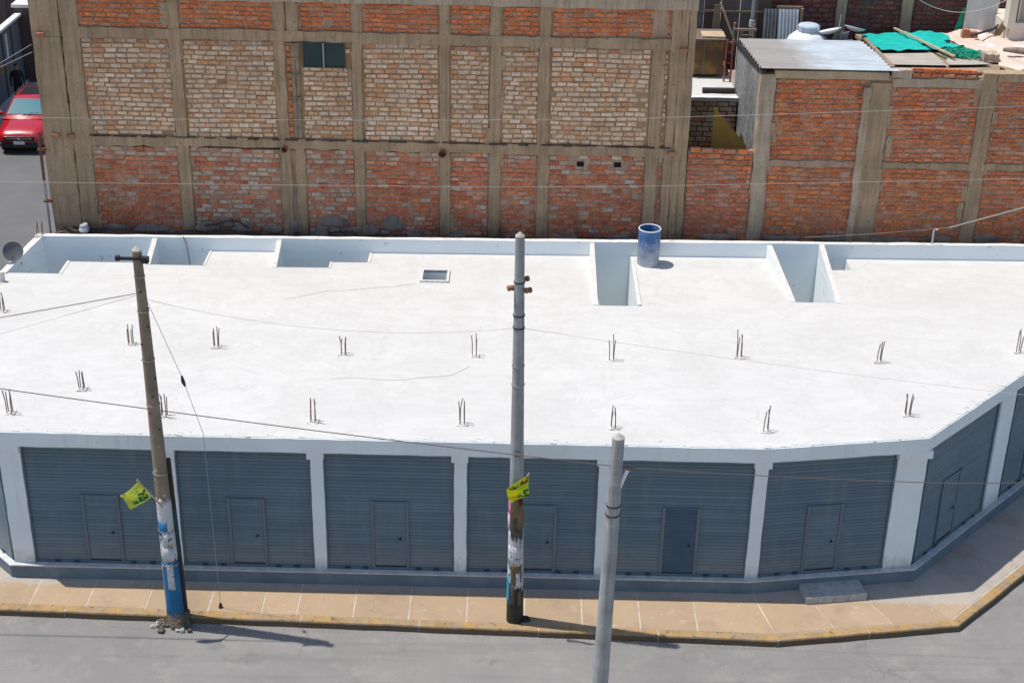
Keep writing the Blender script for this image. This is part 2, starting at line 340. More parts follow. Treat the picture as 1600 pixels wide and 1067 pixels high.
# ------------------------------------------------------------------ mesh helpers
class MB:
    def __init__(s): s.v = []; s.f = []; s.mi = []
    def add(s, vs, fs, mi=0):
        b = len(s.v); s.v += [tuple(v) for v in vs]; s.f += [tuple(i+b for i in f) for f in fs]; s.mi += [mi]*len(fs); return s
    def box(s, x0, x1, y0, y1, z0, z1, mi=0):
        vs = [(x, y, z) for z in (z0, z1) for y in (y0, y1) for x in (x0, x1)]
        return s.add(vs, [(0, 2, 3, 1), (4, 5, 7, 6), (0, 1, 5, 4), (1, 3, 7, 5), (3, 2, 6, 7), (2, 0, 4, 6)], mi)
    def prism(s, poly, z0, z1, mi=0):
        """horizontal polygon (counter-clockwise) raised from z0 to z1 (numbers or lists)"""
        n = len(poly); a = z0 if isinstance(z0, (list, tuple)) else [z0]*n; b = z1 if isinstance(z1, (list, tuple)) else [z1]*n
        vs = [(p[0], p[1], a[i]) for i, p in enumerate(poly)] + [(p[0], p[1], b[i]) for i, p in enumerate(poly)]
        fs = [tuple(range(n))[::-1], tuple(range(n, 2*n))] + [(i, (i+1) % n, n+(i+1) % n, n+i) for i in range(n)]
        return s.add(vs, fs, mi)
    def slab(s, pts, nrm, t, mi=0):
        """flat outline in space given thickness t along nrm"""
        n = len(pts); q = [Vector(p)+Vector(nrm)*t for p in pts]
        fs = [tuple(range(n))[::-1], tuple(range(n, 2*n))] + [(i, (i+1) % n, n+(i+1) % n, n+i) for i in range(n)]
        return s.add([Vector(p) for p in pts]+q, fs, mi)
    def tube(s, pts, r, n=6, mi=0, cap=True):
        pts = [Vector(p) for p in pts]; m = len(pts); rs = r if isinstance(r, (list, tuple)) else [r]*m; vs = []
        for i, p in enumerate(pts):
            d = (pts[min(i+1, m-1)]-pts[max(i-1, 0)]).normalized()
            u = d.cross(Vector((0, 0, 1)) if abs(d.z) < .9 else Vector((1, 0, 0))).normalized(); v = d.cross(u)
            vs += [p+(u*math.cos(2*math.pi*k/n)+v*math.sin(2*math.pi*k/n))*rs[i] for k in range(n)]
        fs = [(i*n+k, i*n+(k+1) % n, (i+1)*n+(k+1) % n, (i+1)*n+k) for i in range(m-1) for k in range(n)]
        if cap: fs += [tuple(range(n))[::-1], tuple(range((m-1)*n, m*n))]
        return s.add(vs, fs, mi)
    def lathe(s, prof, n=24, c=(0, 0), mi=0):
        vs = [(c[0]+r*math.cos(2*math.pi*k/n), c[1]+r*math.sin(2*math.pi*k/n), z) for r, z in prof for k in range(n)]
        fs = [(i*n+k, i*n+(k+1) % n, (i+1)*n+(k+1) % n, (i+1)*n+k) for i in range(len(prof)-1) for k in range(n)]
        return s.add(vs, fs, mi)
    def grid(s, fn, nu, nv, mi=0):
        vs = [fn(i/nu, j/nv) for j in range(nv+1) for i in range(nu+1)]
        fs = [(j*(nu+1)+i, j*(nu+1)+i+1, (j+1)*(nu+1)+i+1, (j+1)*(nu+1)+i) for j in range(nv) for i in range(nu)]
        return s.add(vs, fs, mi)
    def rough(s, x0, x1, y0, y1, z0, z1, amp=.015, seg=.35, mi=0):
        """a cast member: box with many cross-sections and uneven arrises along its long axis"""
        d = (x1-x0, y1-y0, z1-z0); ax = 0 if d[0] > d[2] else 2
        L = d[ax]; n = max(1, int(L/seg)); vs = []
        j = lambda a=amp: random.uniform(-a, a)
        for i in range(n+1):
            t = i/n
            if ax == 2:
                z = z0+L*t; vs += [(x0+j(), y0+j(amp*.4), z), (x1+j(), y0+j(amp*.4), z), (x1, y1, z), (x0, y1, z)]
            else:
                x = x0+L*t; vs += [(x, y0+j(amp*.4), z0+j()), (x, y0+j(amp*.4), z1+j()), (x, y1, z1), (x, y1, z0)]
        fs = [(i*4+k, i*4+(k+1) % 4, (i+1)*4+(k+1) % 4, (i+1)*4+k) for i in range(n) for k in range(4)]
        fs += [(3, 2, 1, 0), tuple(n*4+k for k in range(4))]
        return s.add(vs, fs, mi)
    def mesh(s, name, mats, smooth=False, fix=True):
        m = bpy.data.meshes.new(name); m.from_pydata(s.v, [], s.f)
        for k in (mats if isinstance(mats, (list, tuple)) else [mats]): m.materials.append(MATS[k])
        m.polygons.foreach_set('material_index', s.mi)
        if fix:
            b = bmesh.new(); b.from_mesh(m); bmesh.ops.recalc_face_normals(b, faces=b.faces); b.to_mesh(m); b.free()
        if smooth: m.polygons.foreach_set('use_smooth', [True]*len(m.polygons))
        m.update(); return m
    def build(s, name, mats, parent=None, smooth=False, **tags):
        return link(name, s.mesh(name, mats, smooth), parent, **tags)

def link(name, data, parent=None, loc=None, rz=0, **tags):
    o = bpy.data.objects.new(name, data); col.objects.link(o)
    if parent: o.parent = parent
    if loc is not None: o.location = loc
    if rz: o.rotation_euler = (0, 0, rz)
    for k, v in tags.items(): o[k] = v
    return o
def thing(name, label, cat, loc=(0, 0, 0), rz=0, group=None):
    o = link(name, None, None, loc, rz, label=label, category=cat); o.empty_display_size = .2
    if group: o['group'] = group
    return o
def smooth_angle(o, deg=35):
    for p in o.data.polygons: p.use_smooth = True
    try: o.data.set_sharp_from_angle(angle=RD(deg))
    except Exception: pass
    return o

# ------------------------------------------------------------------ ground and streets
MB().add([(-300, -300, -.03), (300, -300, -.03), (300, 300, -.03), (-300, 300, -.03)], [(0, 1, 2, 3)]).build('ground', 'earth', kind='structure')
def kerb_y(x): return -6.54-.0298*x
MB().add([(-60, -11.2, 0), (60, -11.2, 0), (60, -4, 0), (-60, -4, 0)], [(0, 1, 2, 3)]).build('road', 'asphalt', kind='structure')
MB().add([(-20.4, -4.01, -.004), (-13.7, -4.01, -.004), (-13.7, 120, -.004), (-20.4, 120, -.004)], [(0, 1, 2, 3)]).build('side_street', 'street_grey', kind='structure')
MB().add([(11, -4.01, -.005), (60, -4.01, -.005), (60, 60, -.005), (19, 60, -.005), (19, 6, -.005)], [(0, 1, 2, 3, 4)]).build('corner_street', 'asphalt', kind='structure')
# pavement that follows the shop front and turns both corners
KW = .19
out_line = [(-14.2, 6.0), (-14.2, -3.6), (-11.6, kerb_y(-11.6)), (5.4, kerb_y(5.4)), (9.2, -6.05), (12.9, -2.3), (18.2, 3.2), (18.2, 6)]
in_line = [(-12.2, 6.0), (-12.2, -2.4), (-10.3, -4.7), (5.0, -4.7), (8.1, -4.2), (10.5, -1.6), (16, 4), (16, 6)]
pv = MB()
for i in range(len(out_line)-1):
    pv.prism([out_line[i], out_line[i+1], in_line[i+1], in_line[i]], -.02, .1465)
pave = pv.build('pavement', 'paving_joint', kind='structure')
def lerp(a, b, t): return (a[0]+(b[0]-a[0])*t, a[1]+(b[1]-a[1])*t)
slab_xs = [-11.2, -9.95, -8.77, -7.55, -6.25, -5.15, -4.42, -3.26, -2.12, -.93, .26, 1.44, 2.63, 3.79, 4.95]
g = .014
for a, b in zip(slab_xs[:-1], slab_xs[1:]):
    ya, yb = kerb_y(a)+KW+.01, kerb_y(b)+KW+.01
    dz = random.uniform(-.003, .004); bo = 5.37 if b == 4.95 else b
    MB().prism([(a+g, ya), (bo-g, yb), (b-g, -4.75), (a+g, -4.75)], .12, .152+dz).build('paving_slab', 'paving', pave)
for A, B, C_, D in ((out_line[1], out_line[2], in_line[2], in_line[1]), (out_line[3], out_line[4], in_line[4], in_line[3]), (out_line[4], out_line[5], in_line[5], in_line[4]), (out_line[5], out_line[6], in_line[6], in_line[5]), (out_line[0], out_line[1], in_line[1], in_line[0])):
    n = max(1, round((Vector(B)-Vector(A)).length/1.3))
    for k in range(n):
        t0, t1 = k/n+.008/n, (k+1)/n-.008/n
        o0, o1, i0, i1 = lerp(A, B, t0), lerp(A, B, t1), lerp(D, C_, t0), lerp(D, C_, t1)
        s0, s1 = lerp(o0, i0, .105), lerp(o1, i1, .105)
        MB().prism([s0, s1, lerp(o1, i1, .97), lerp(o0, i0, .97)], .12, .152+random.uniform(-.003, .003)).build('paving_slab', 'paving', pave)
# kerb stones
def kerb_run(A, B, L):
    A, B = Vector(A), Vector(B); d = (B-A).normalized(); nrm = Vector((-d.y, d.x)); n = max(1, round((B-A).length/L))
    for k in range(n):
        p0 = A+(B-A)*(k/n)+d*.012; p1 = A+(B-A)*((k+1)/n)-d*.012
        m = MB(); seg = 6; vs = []
        for q in range(seg+1):
            p = p0+(p1-p0)*(q/seg); e = random.uniform(-.012, .004); h = random.uniform(-.008, .004)
            f0 = p+nrm*(-.015+e); f1 = p+nrm*(.004+e); b1 = p+nrm*(KW-.004)
            vs += [(f0.x, f0.y, -.03), (f0.x, f0.y, .125+h), (f1.x, f1.y, .158+h), (b1.x, b1.y, .160+h*.3), (b1.x, b1.y, -.03)]
        fs = [(q*5+c, q*5+c+1, (q+1)*5+c+1, (q+1)*5+c) for q in range(seg) for c in range(4)] + [(0, 1, 2, 3, 4), tuple(seg*5+c for c in (4, 3, 2, 1, 0))]
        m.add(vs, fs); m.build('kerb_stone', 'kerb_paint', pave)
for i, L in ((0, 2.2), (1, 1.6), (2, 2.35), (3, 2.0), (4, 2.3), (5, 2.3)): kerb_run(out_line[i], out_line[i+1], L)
# near side of the street, under the camera
MB().prism([(-60, -14), (60, -14), (60, -11.2), (-60, -11.2)], -.02, .14).build('pavement_near', 'paving_joint', kind='structure')

# ------------------------------------------------------------------ the white shop building
ZR = 3.74; ZP = 4.12; ZB = 3.40
def yp(x): return 4.40+.024*x
WB = thing('shop_building', 'long white single-storey building with flat roof and grey roller shutters', 'building', (0, 0, 0))
edge = [(-10.62, -5.18), (5.0, -5.19), (8.42, -4.60), (11.2, -1.64), (16.0, 3.45), (16.0, yp(16)+.06), (-12.3, yp(-12.3)+.06), (-12.9, 2.4), (-12.9, -2.9)]
wells = [
    [(-12.60, 2.58), (-11.34, 2.60), (-11.34, 3.35), (-9.36, 3.38), (-9.36, yp(-9.36)), (-12.12, yp(-12.12))],
    [(-9.22, 3.27), (-7.92, 3.28), (-7.92, yp(-7.92)), (-9.22, yp(-9.22))],
    [(-6.06, 3.28), (-4.78, 3.31), (-4.78, 3.66), (-3.84, 3.69), (-3.84, yp(-3.84)), (-6.06, yp(-6.06))],
    [(-2.38, 2.60), (-1.79, 2.60), (-1.79, 3.21), (-2.38, 3.21)],
    [(1.93, 1.42), (2.84, 1.44), (2.84, yp(2.84)), (1.90, yp(1.9))],
    [(6.69, 1.86), (7.66, 1.85), (7.66, yp(7.66)), (6.46, yp(6.46))],
    [(7.80, 3.84), (8.40, 3.88), (8.40, yp(8.4)), (7.80, yp(7.8))],
]
def inside(p, poly):
    r = False; n = len(poly)
    for i in range(n):
        a, b = poly[i], poly[(i+1) % n]
        if (a[1] > p[1]) != (b[1] > p[1]) and p[0] < (b[0]-a[0])*(p[1]-a[1])/(b[1]-a[1])+a[0]: r = not r
    return r
# slab with its light-well openings
loops = [edge]+wells; pts2 = []; edges = []
for lp in loops:
    b = len(pts2); pts2 += [Vector(p) for p in lp]; edges += [(b+i, b+(i+1) % len(lp)) for i in range(len(lp))]
vo_, _, fo_, _, _, _ = delaunay_2d_cdt(pts2, edges, [], 0, 1e-5)
sm = MB(); top = []
for f in fo_:
    c = sum((vo_[i] for i in f), Vector((0, 0)))/len(f)
    if inside(c, edge) and not any(inside(c, wl) for wl in wells): top.append(f)
sm.add([(v.x, v.y, ZR) for v in vo_], top, 0)
sm.add([(v.x, v.y, ZB+.02) for v in vo_], [f[::-1] for f in top], 1)
for li, lp in enumerate(loops):
    n = len(lp); q = [(p[0], p[1], ZR) for p in lp]+[(p[0], p[1], ZB+.02) for p in lp]
    sm.add(q, [(i, (i+1) % n, n+(i+1) % n, n+i) for i in range(n)], 1 if li == 0 else 2)
m_ = sm.mesh('roof_slab', ['roof_white', 'paint_pale', 'paint_well'], fix=False)
b_ = bmesh.new(); b_.from_mesh(m_); bmesh.ops.remove_doubles(b_, verts=b_.verts, dist=1e-5); bmesh.ops.recalc_face_normals(b_, faces=b_.faces); b_.to_mesh(m_); b_.free()
link('roof_slab', m_, WB)
# walls of the light wells, below the slab, and their floors
for wl in wells:
    m = MB(); n = len(wl); zf = .9 if wl is not wells[3] else 3.0
    c = (sum(p[0] for p in wl)/n, sum(p[1] for p in wl)/n)
    q = [(p[0], p[1], ZB+.018) for p in wl]+[(p[0], p[1], zf) for p in wl]
    o_ = []
    for p in wl:
        d = Vector((p[0]-c[0], p[1]-c[1])).normalized()*.06; o_.append((p[0]+d.x, p[1]+d.y))
    q += [(p[0], p[1], ZB+.018) for p in o_]+[(p[0], p[1], zf-.05) for p in o_]
    fs = [(i, (i+1) % n, n+(i+1) % n, n+i) for i in range(n)]+[tuple(n+i for i in range(n))]
    fs += [(2*n+i, 2*n+(i+1) % n, 3*n+(i+1) % n, 3*n+i) for i in range(n)]+[tuple(3*n+i for i in range(n))]
    fs += [(i, (i+1) % n, 2*n+(i+1) % n, 2*n+i) for i in range(n)]
    m.add(q, fs); m.build('light_well', 'paint_well' if wl is not wells[3] else 'concrete_plain', WB)
# rear parapet (a full wall) with a rough, whitewashed top
def parapet(name, A, B, t, z0, z1, seg=.5):
    """wall from A to B, thickness t to the left of A->B; the inner face is on the line; z1 = (zA, zB)"""
    A, B = Vector(A), Vector(B); d = (B-A).normalized(); nr = Vector((-d.y, d.x)); n = max(2, int((B-A).length/seg)); vs = []; m = MB()
    for i in range(n+1):
        p = A+(B-A)*i/n; q = p+nr*t; z = z1[0]+(z1[1]-z1[0])*i/n; e = random.uniform(-.008, .008)
        vs += [(p.x, p.y, z0), (p.x, p.y, z+e), (q.x, q.y, z+random.uniform(-.012, .008)), (q.x, q.y, z0)]
    for i in range(n):
        for c in range(3): m.add([vs[i*4+c], vs[i*4+c+1], vs[i*4+5+c], vs[i*4+4+c]], [(0, 1, 2, 3)], 1 if c == 1 else 0)
    for i in (0, n): m.add([vs[i*4+c] for c in range(4)], [(0, 1, 2, 3)], 0)
    me = m.mesh(name, ['paint_well', 'parapet_top'], fix=False)
    b = bmesh.new(); b.from_mesh(me); bmesh.ops.remove_doubles(b, verts=b.verts, dist=1e-5); bmesh.ops.recalc_face_normals(b, faces=b.faces); b.to_mesh(me); b.free()
    return link(name, me, WB)
mk('parapet_top', (.74, .73, .71), (.50, .45, .41), 5, .95, .6, 40, lo=.48, hi=.70)
parapet('parapet', (-12.29, yp(-12.29)+.002), (16.0, yp(16)+.002), .16, .1, (4.10, 4.16))
parapet('side_parapet', (-12.61, 2.50), (-12.125, yp(-12.12)-.003), .17, ZR+.004, (3.78, 4.10), .2)
parapet('side_wall', (-12.64, 2.1), (-12.155, yp(-12.13)-.003), .14, .1, (ZB, ZB), .6)
# sloping kerbs beside the openings: parapet height at the back, dying into the slab in front
def wedge(x0, x1, y0, y1, ztop, zf=ZR+.02, sh=0):
    m = MB(); n = 9; vs = []
    for i in range(n+1):
        t = i/n; y = y0+(y1-y0)*t; z = zf+(ztop-zf)*t+random.uniform(-.008, .008)
        vs += [(x0+sh*t, y, ZR-.01), (x0+sh*t, y, z), (x1+sh*t, y, z), (x1+sh*t, y, ZR-.01)]
    for i in range(n):
        for c in range(3): m.add([vs[i*4+c], vs[i*4+c+1], vs[i*4+5+c], vs[i*4+4+c]], [(0, 1, 2, 3)], 1 if c == 1 else 0)
    m.add(vs[:4], [(0, 1, 2, 3)]); m.add(vs[-4:], [(3, 2, 1, 0)])
    me = m.mesh('opening_kerb', ['paint_well', 'broken_edge'], fix=False)
    b = bmesh.new(); b.from_mesh(me); bmesh.ops.remove_doubles(b, verts=b.verts, dist=1e-5); bmesh.ops.recalc_face_normals(b, faces=b.faces); b.to_mesh(me); b.free()
    link('opening_kerb', me, WB)
wedge(-9.355, -9.225, 3.25, yp(-9.3)-.004, 4.08)
wedge(-6.19, -6.065, 3.25, yp(-6.1)-.004, 4.08)
wedge(1.79, 1.90, 1.42, yp(1.85)-.004, 4.10)
wedge(6.56, 6.685, 1.86, yp(6.5)-.01, 4.10, sh=-.23)
wedge(7.665, 7.795, 1.86, yp(7.7)-.004, 4.13)
MB().rough(2.845, 2.93, 1.44, 4.3, ZR-.02, ZR+.035, .01).build('opening_lip', 'broken_edge', WB)
for x0, x1, y0, y1 in ((-7.915, -7.86, 3.28, 4.2), (-4.775, -4.72, 3.3, 3.66), (-3.835, -3.77, 3.68, 4.3), (-11.335, -11.26, 2.6, 3.36)):
    MB().box(x0, x1, y0, y1, ZR-.02, ZR+.016).build('opening_lip', 'broken_edge', WB)
fr = MB()
for x0, x1, y0, y1 in ((-2.44, -2.38, 2.54, 3.27), (-1.79, -1.73, 2.54, 3.27), (-2.38, -1.79, 2.54, 2.60), (-2.38, -1.79, 3.21, 3.27)): fr.box(x0, x1, y0, y1, ZR-.02, ZR+.05)
fr.build('skylight_frame', 'broken_edge', WB)
fr = MB(); fr.tube([(-2.38, 2.86, 3.62), (-1.79, 2.9, 3.60)], .03, 8); fr.tube([(-2.38, 3.02, 3.58), (-1.79, 3.0, 3.60)], .012, 6)
fr.build('skylight_pipe', 'plastic_white', WB)

# shop front: fascia, columns, plinth, shutters
front = [(-12.72, -2.83), (-10.54, -5.0), (4.97, -5.01), (8.53, -4.42), (11.15, -1.60), (15.9, 3.45)]
def offset_line(pts, d):
    out = []
    for i, p in enumerate(pts):
        ns = []
        for a, b in ((i-1, i), (i, i+1)):
            if a >= 0 and b < len(pts):
                e = (Vector(pts[b])-Vector(pts[a])).normalized(); ns.append(Vector((e.y, -e.x)))
        nr = sum(ns, Vector((0, 0))).normalized(); k = d/nr.dot(ns[0]); out.append((p[0]+nr.x*k, p[1]+nr.y*k))
    return out
eg = [(-12.9, 2.4), (-12.9, -2.9), (-10.62, -5.18), (5.0, -5.19), (8.42, -4.60), (11.2, -1.64), (16.0, 3.45)]
ego = offset_line(eg, .02); egi = offset_line(eg, -.02)
for i in range(len(eg)-1):
    ns = max(1, int((Vector(ego[i+1])-Vector(ego[i])).length/.35)); vs = []
    for q in range(ns+1):
        a, b = lerp(ego[i], ego[i+1], q/ns), lerp(egi[i], egi[i+1], q/ns); e = 0 if q in (0, ns) else random.uniform(-.006, .006); e2 = 0 if q in (0, ns) else random.uniform(-.007, .007); tt = 0 if q in (0, ns) else random.uniform(0, .008)
        vs += [(a[0], a[1]-tt, ZB+e), (a[0], a[1]-tt, ZR-.016+e2), (b[0], b[1], ZR-.016), (b[0], b[1], ZB)]
    MB().add(vs, [(q*4+c, q*4+(c+1) % 4, (q+1)*4+(c+1) % 4, (q+1)*4+c) for q in range(ns) for c in range(4)]+[(3, 2, 1, 0), tuple(ns*4+c for c in range(4))]).build('fascia', 'paint_pale', WB)
# crumbs of screed along the roof edge
cr_ = MB()
for i in range(2, len(eg)-1):
    A, B = Vector(eg[i]), Vector(eg[i+1]); d = (B-A).normalized(); nr = Vector((-d.y, d.x)); L = (B-A).length
    for k in range(int(L*5)):
        p = A+d*random.uniform(0, L)+nr*abs(random.gauss(0, .07)); sx, sy = random.uniform(.01, .07), random.uniform(.006, .022)
        cr_.prism([(p.x-sx, p.y-sy*.6), (p.x+sx*.7, p.y-sy), (p.x+sx, p.y+sy*.5), (p.x-sx*.5, p.y+sy)], ZR-.004, ZR+random.uniform(.004, .016))
cr_.build('edge_crumbs', 'parapet_top', WB, kind='stuff')
pl_o = offset_line(front, .11); pl_i = offset_line(front, -.25); sl_o = offset_line(front, .125); sl_i = offset_line(front, -.02)
for i in range(len(front)-1):
    MB().prism([pl_o[i], pl_o[i+1], pl_i[i+1], pl_i[i]], .10, .44).build('plinth', 'plinth_paint', WB)
    MB().prism([sl_o[i], sl_o[i+1], sl_i[i+1], sl_i[i]], .44, .468).build('sill', 'paint_pale', WB)
def column(x, y, rz, wd=.26, corbel=True):
    o = MB().rough(-wd/2, wd/2, -.012, .28, .468, ZB+.015, .006, .22).build('column', 'paint_pale', WB); o.location = (x, y, 0); o.rotation_euler.z = rz
    if corbel:
        c = MB().prism([(-wd/2-.05, -.165), (wd/2+.03, -.165), (wd/2+.03, -.02), (-wd/2-.05, -.02)], [ZB-.17, ZB-.17, ZB-.19, ZB-.19], ZB-.003).build('corbel', 'paint_pale', o)
SL = .0815
slat_cache = {}
def slat_mesh(L, h=SL, mat='shutter_paint'):
    k = (round(L, 3), mat)
    if k not in slat_cache:
        prof = [(.010, 0.0), (.001, h*.09), (-.0035, h*.30), (-.0045, h*.55), (-.002, h*.82), (.003, h*.93), (.010, h)]
        m = MB(); n = len(prof)
        m.add([(x, p[0], p[1]) for x in (-L/2, L/2) for p in prof], [(i, i+1, n+i+1, n+i) for i in range(n-1)])
        slat_cache[k] = m.mesh('slat', mat, fix=False)
    return slat_cache[k]
def bay(A, B, door=None, dw=.66, dmat='shutter_paint'):
    """roller shutter between two columns A->B (points on the front line); door = distance from A of the wicket door"""
    A, B = Vector(A), Vector(B); d = (B-A).normalized(); L = (B-A).length; rz = math.atan2(d.y, d.x); c = (A+B)/2
    n = int((ZB+.02-.50)/SL)
    sh = link('roller_shutter', MB().box(-L/2+.005, L/2-.005, .075, .085, .49, ZB+.02).mesh('roller_shutter', 'shutter_frame'), WB, (c.x, c.y, 0), rz)
    for k in range(n+1):
        link('slat', slat_mesh(L-.07), sh, (0, .055, .50+k*SL))
    for sx in (-1, 1): MB().box(sx*(L/2-.018)-.016, sx*(L/2-.018)+.016, .022, .085, .468, ZB+.02).build('guide_rail', 'shutter_frame', sh)
    bt = MB().box(-L/2+.035, L/2-.035, .028, .07, .47, .53).build('bottom_bar', 'shutter_frame', sh)
    for q in (.16, .30, .72, .86):
        t = MB(); x = -L/2+L*q
        t.tube([(x-.05, .02, .50), (x-.03, -.01, .53), (x+.03, -.01, .53), (x+.05, .02, .50)], .014, 6); t.build('padlock_hasp', 'metal_dark', sh)
    if door is not None:
        x = -L/2+door; z0, z1 = .56, 2.12
        dr = link('wicket_door', MB().box(-dw/2, dw/2, .0445, .0485, z0, z1).mesh('wicket_door', 'shutter_frame'), WB, (c.x+d.x*x, c.y+d.y*x, 0), rz)
        f = MB()
        for sx in (-1, 1): f.box(sx*(dw/2+.03)-.032, sx*(dw/2+.03)+.032, .024, .045, .50, z1+.04)
        f.box(-dw/2-.004, dw/2+.004, .028, .045, z1+.003, z1+.025); f.build('door_frame', 'shutter_frame', dr)
        for k in range(int((z1-z0)/SL)):
            link('slat', slat_mesh(dw-.02, SL, dmat), dr, (0, .038, z0+.01+k*SL))
        MB().box(-dw/2, dw/2, .030, .045, z0-.028, z0-.01).build('threshold', 'metal_dark', dr)
        h = MB(); h.box(dw/2-.14, dw/2-.10, .022, .036, 1.21, 1.27); h.tube([(dw/2-.12, .022, 1.24), (dw/2-.12, -.006, 1.24), (dw/2-.17, -.006, 1.235)], .008, 6); h.build('handle', 'metal_dark', dr)
cx_ = [-10.33, -7.07, -4.04, -1.11, 1.84, 5.05]
fy = lambda x: -5.0-.01*(x+10.54)/15.5
column(-10.30, fy(-10.3), 0, .44)
for x in cx_[1:5]: column(x, fy(x), 0)
column(5.02, -5.0, RD(5), .27)
doors = [(-10.08, -7.2, -8.58), (-6.94, -4.17, -5.55), (-3.91, -1.24, -2.57), (-.98, 1.71, .50), (1.97, 4.89, 3.46)]
for a, b, dx in doors: bay((a, fy(a)), (b, fy(b)), dx-a, .66, 'shutter_blue' if dx == 3.46 else 'shutter_paint')
# canted right-hand bays
def along(i, t): return lerp(front[i], front[i+1], t)
L2 = (Vector(front[3])-Vector(front[2])).length; rz2 = math.atan2(front[3][1]-front[2][1], front[3][0]-front[2][0])
bay(along(2, .185/L2), along(2, (L2-.66)/L2), 1.35)
p = along(2, (L2-.335)/L2); column(p[0], p[1], rz2, .64)
L3 = (Vector(front[4])-Vector(front[3])).length; rz3 = math.atan2(front[4][1]-front[3][1], front[4][0]-front[3][0])
bay(along(3, .12/L3), along(3, (L3-.75)/L3), 1.25)
p = along(3, (L3-.40)/L3); column(p[0], p[1], rz3, .68, False)
L4 = (Vector(front[5])-Vector(front[4])).length; rz4 = math.atan2(front[5][1]-front[4][1], front[5][0]-front[4][0])
bay(along(4, .1/L4), along(4, 3.1/L4), 1.4); p = along(4, 3.25/L4); column(p[0], p[1], rz4, .28)
bay(along(4, 3.4/L4), along(4, 6.4/L4), 1.4); p = along(4, 6.6/L4); column(p[0], p[1], rz4, .3)
# canted left bay
L0 = (Vector(front[1])-Vector(front[0])).length; rz0 = math.atan2(front[1][1]-front[0][1], front[1][0]-front[0][0])
bay(along(0, .30/L0), along(0, (L0-.10)/L0)); p = along(0, .14/L0); column(p[0], p[1], rz0, .26)
# blank side walls, so that no light leaks in
MB().box(-12.72, -12.58, -2.6, 2.05, .1, ZB+.015).build('side_wall', 'paint_pale', WB)
MB().box(15.7, 15.84, 3.6, 4.7, .1, ZB+.015).build('side_wall', 'paint_pale', WB)
# concrete step before the canted bay
o = MB().box(-.66, .66, -.30, .30, .15, .31).build('entrance_step', 'concrete_plain', WB); o.location = (6.75, -5.06, 0); o.rotation_euler.z = rz2

# starter bars that stick out of the roof over every column
def rebar(x, y, h, n=4, s=.09, base=ZR, lean=0):
    root = None
    offs = [(-s/2, -s/2), (s/2, -s/2), (s/2, s/2), (-s/2, s/2)][:n]
    nb = MB(); nb.rough(x-.11, x+.11, y-.11, y+.11, base-.03, base+.014, .03, .06); cl = nb.build('rebar_cluster', 'broken_edge', WB)
    for ox, oy in offs:
        hh = h*random.uniform(.72, 1.02); l1, l2 = random.uniform(-.035, .035)+lean, random.uniform(-.035, .035)
        MB().tube([(x+ox, y+oy, base-.03), (x+ox+l1*.3, y+oy+l2*.3, base+hh*.6), (x+ox+l1+random.choice((0, 0, 0, .02, -.015)), y+oy+l2, base+hh)], .0115, 6).build('bar', 'rebar_rust', cl)
for x, y, h in ((-8.67, -1.16, .51), (-6.74, -1.22, .54), (-3.87, -1.43, .54), (-.96, -1.38, .57), (2.09, -1.43, .62), (4.96, -1.16, .66), (8.06, -1.23, .56), (11.35, -.59, .59), (-9.19, -3.34, .55), (-10.38, -4.43, .57), (-7.21, -4.42, .57), (-4.15, -4.5, .55), (-1.1, -4.47, .6), (1.99, -4.49, .54), (5.1, -4.48, .66), (8.18, -3.67, .56), (-12.04, .39, .45)):
    rebar(x, y, h, random.choice((3, 4, 4)))
rebar(-12.2, 4.16, .42, 4, .13, 4.09)
rebar(-12.72, 2.0, .38, 3, .09, 3.73)
st = MB(); st.rough(-12.60, -12.50, 2.0, 2.10, ZR-.01, ZR+.26, .02, .06); st.build('stub_post', 'broken_edge', WB)

# ------------------------------------------------------------------ brick walls behind
def brick_shape(seed):
    R = random.Random(seed); j = lambda a: R.uniform(-a, a)
    m = MB(); c = .10; fd = .13
    back = [(-.5, .5, -.5), (.5, .5, -.5), (.5, .5, .5), (-.5, .5, .5)]
    mid = [(-.5+j(.02), -.36+j(.04), -.5+j(.06)), (.5+j(.02), -.36+j(.04), -.5+j(.06)), (.5+j(.02), -.36+j(.04), .5+j(.06)), (-.5+j(.02), -.36+j(.04), .5+j(.06))]
    frt = [(-.46+abs(j(.03)), -.5+j(.05), -.40+j(.05)), (.46-abs(j(.03)), -.5+j(.05), -.40+j(.05)), (.46-abs(j(.03)), -.5+j(.05), .38+j(.06)), (-.46+abs(j(.03)), -.5+j(.05), .38+j(.06))]
    return m.add(back+mid+frt, [(0, 1, 5, 4), (1, 2, 6, 5), (2, 3, 7, 6), (3, 0, 4, 7), (4, 5, 9, 8), (5, 6, 10, 9), (6, 7, 11, 10), (7, 4, 8, 11), (8, 9, 10, 11)])
SHAPES = [brick_shape(i) for i in range(14)]
def brick_field(bl, x0, x1, z0, z1, yf, mat, cl=.285, ch=.128, skip=(), topmat=None, toprows=0, skew=0, miss=.012):
    """collect bricks (x, z, length, height, front y, material) of a panel"""
    rows = max(1, round((z1-z0)/ch)); ch = (z1-z0)/rows
    for r in range(rows):
        off = (cl*.5 if r % 2 else 0)+random.uniform(-.05, .05); x = x0-off-cl*.3
        z = z0+(r+.5)*ch
        while x < x1:
            L = cl*random.uniform(.88, 1.10); a, b = max(x, x0+.012), min(x+L, x1-.012); x += L
            if b-a < .07: continue
            if random.random() < miss or any(s[0] < (a+b)/2 < s[1] and s[2] < z < s[3] for s in skip): continue
            m = mat(r, rows) if callable(mat) else mat
            if toprows and r >= rows-toprows: m = topmat
            bl.append(((a+b)/2+random.uniform(-.004, .004), z+random.uniform(-.008, .008)+.014*math.sin((a+b)*.9+r*.35+z0), (b-a)-random.uniform(.018, .040), ch-random.uniform(.022, .042), yf+random.uniform(-.016, .014), m))
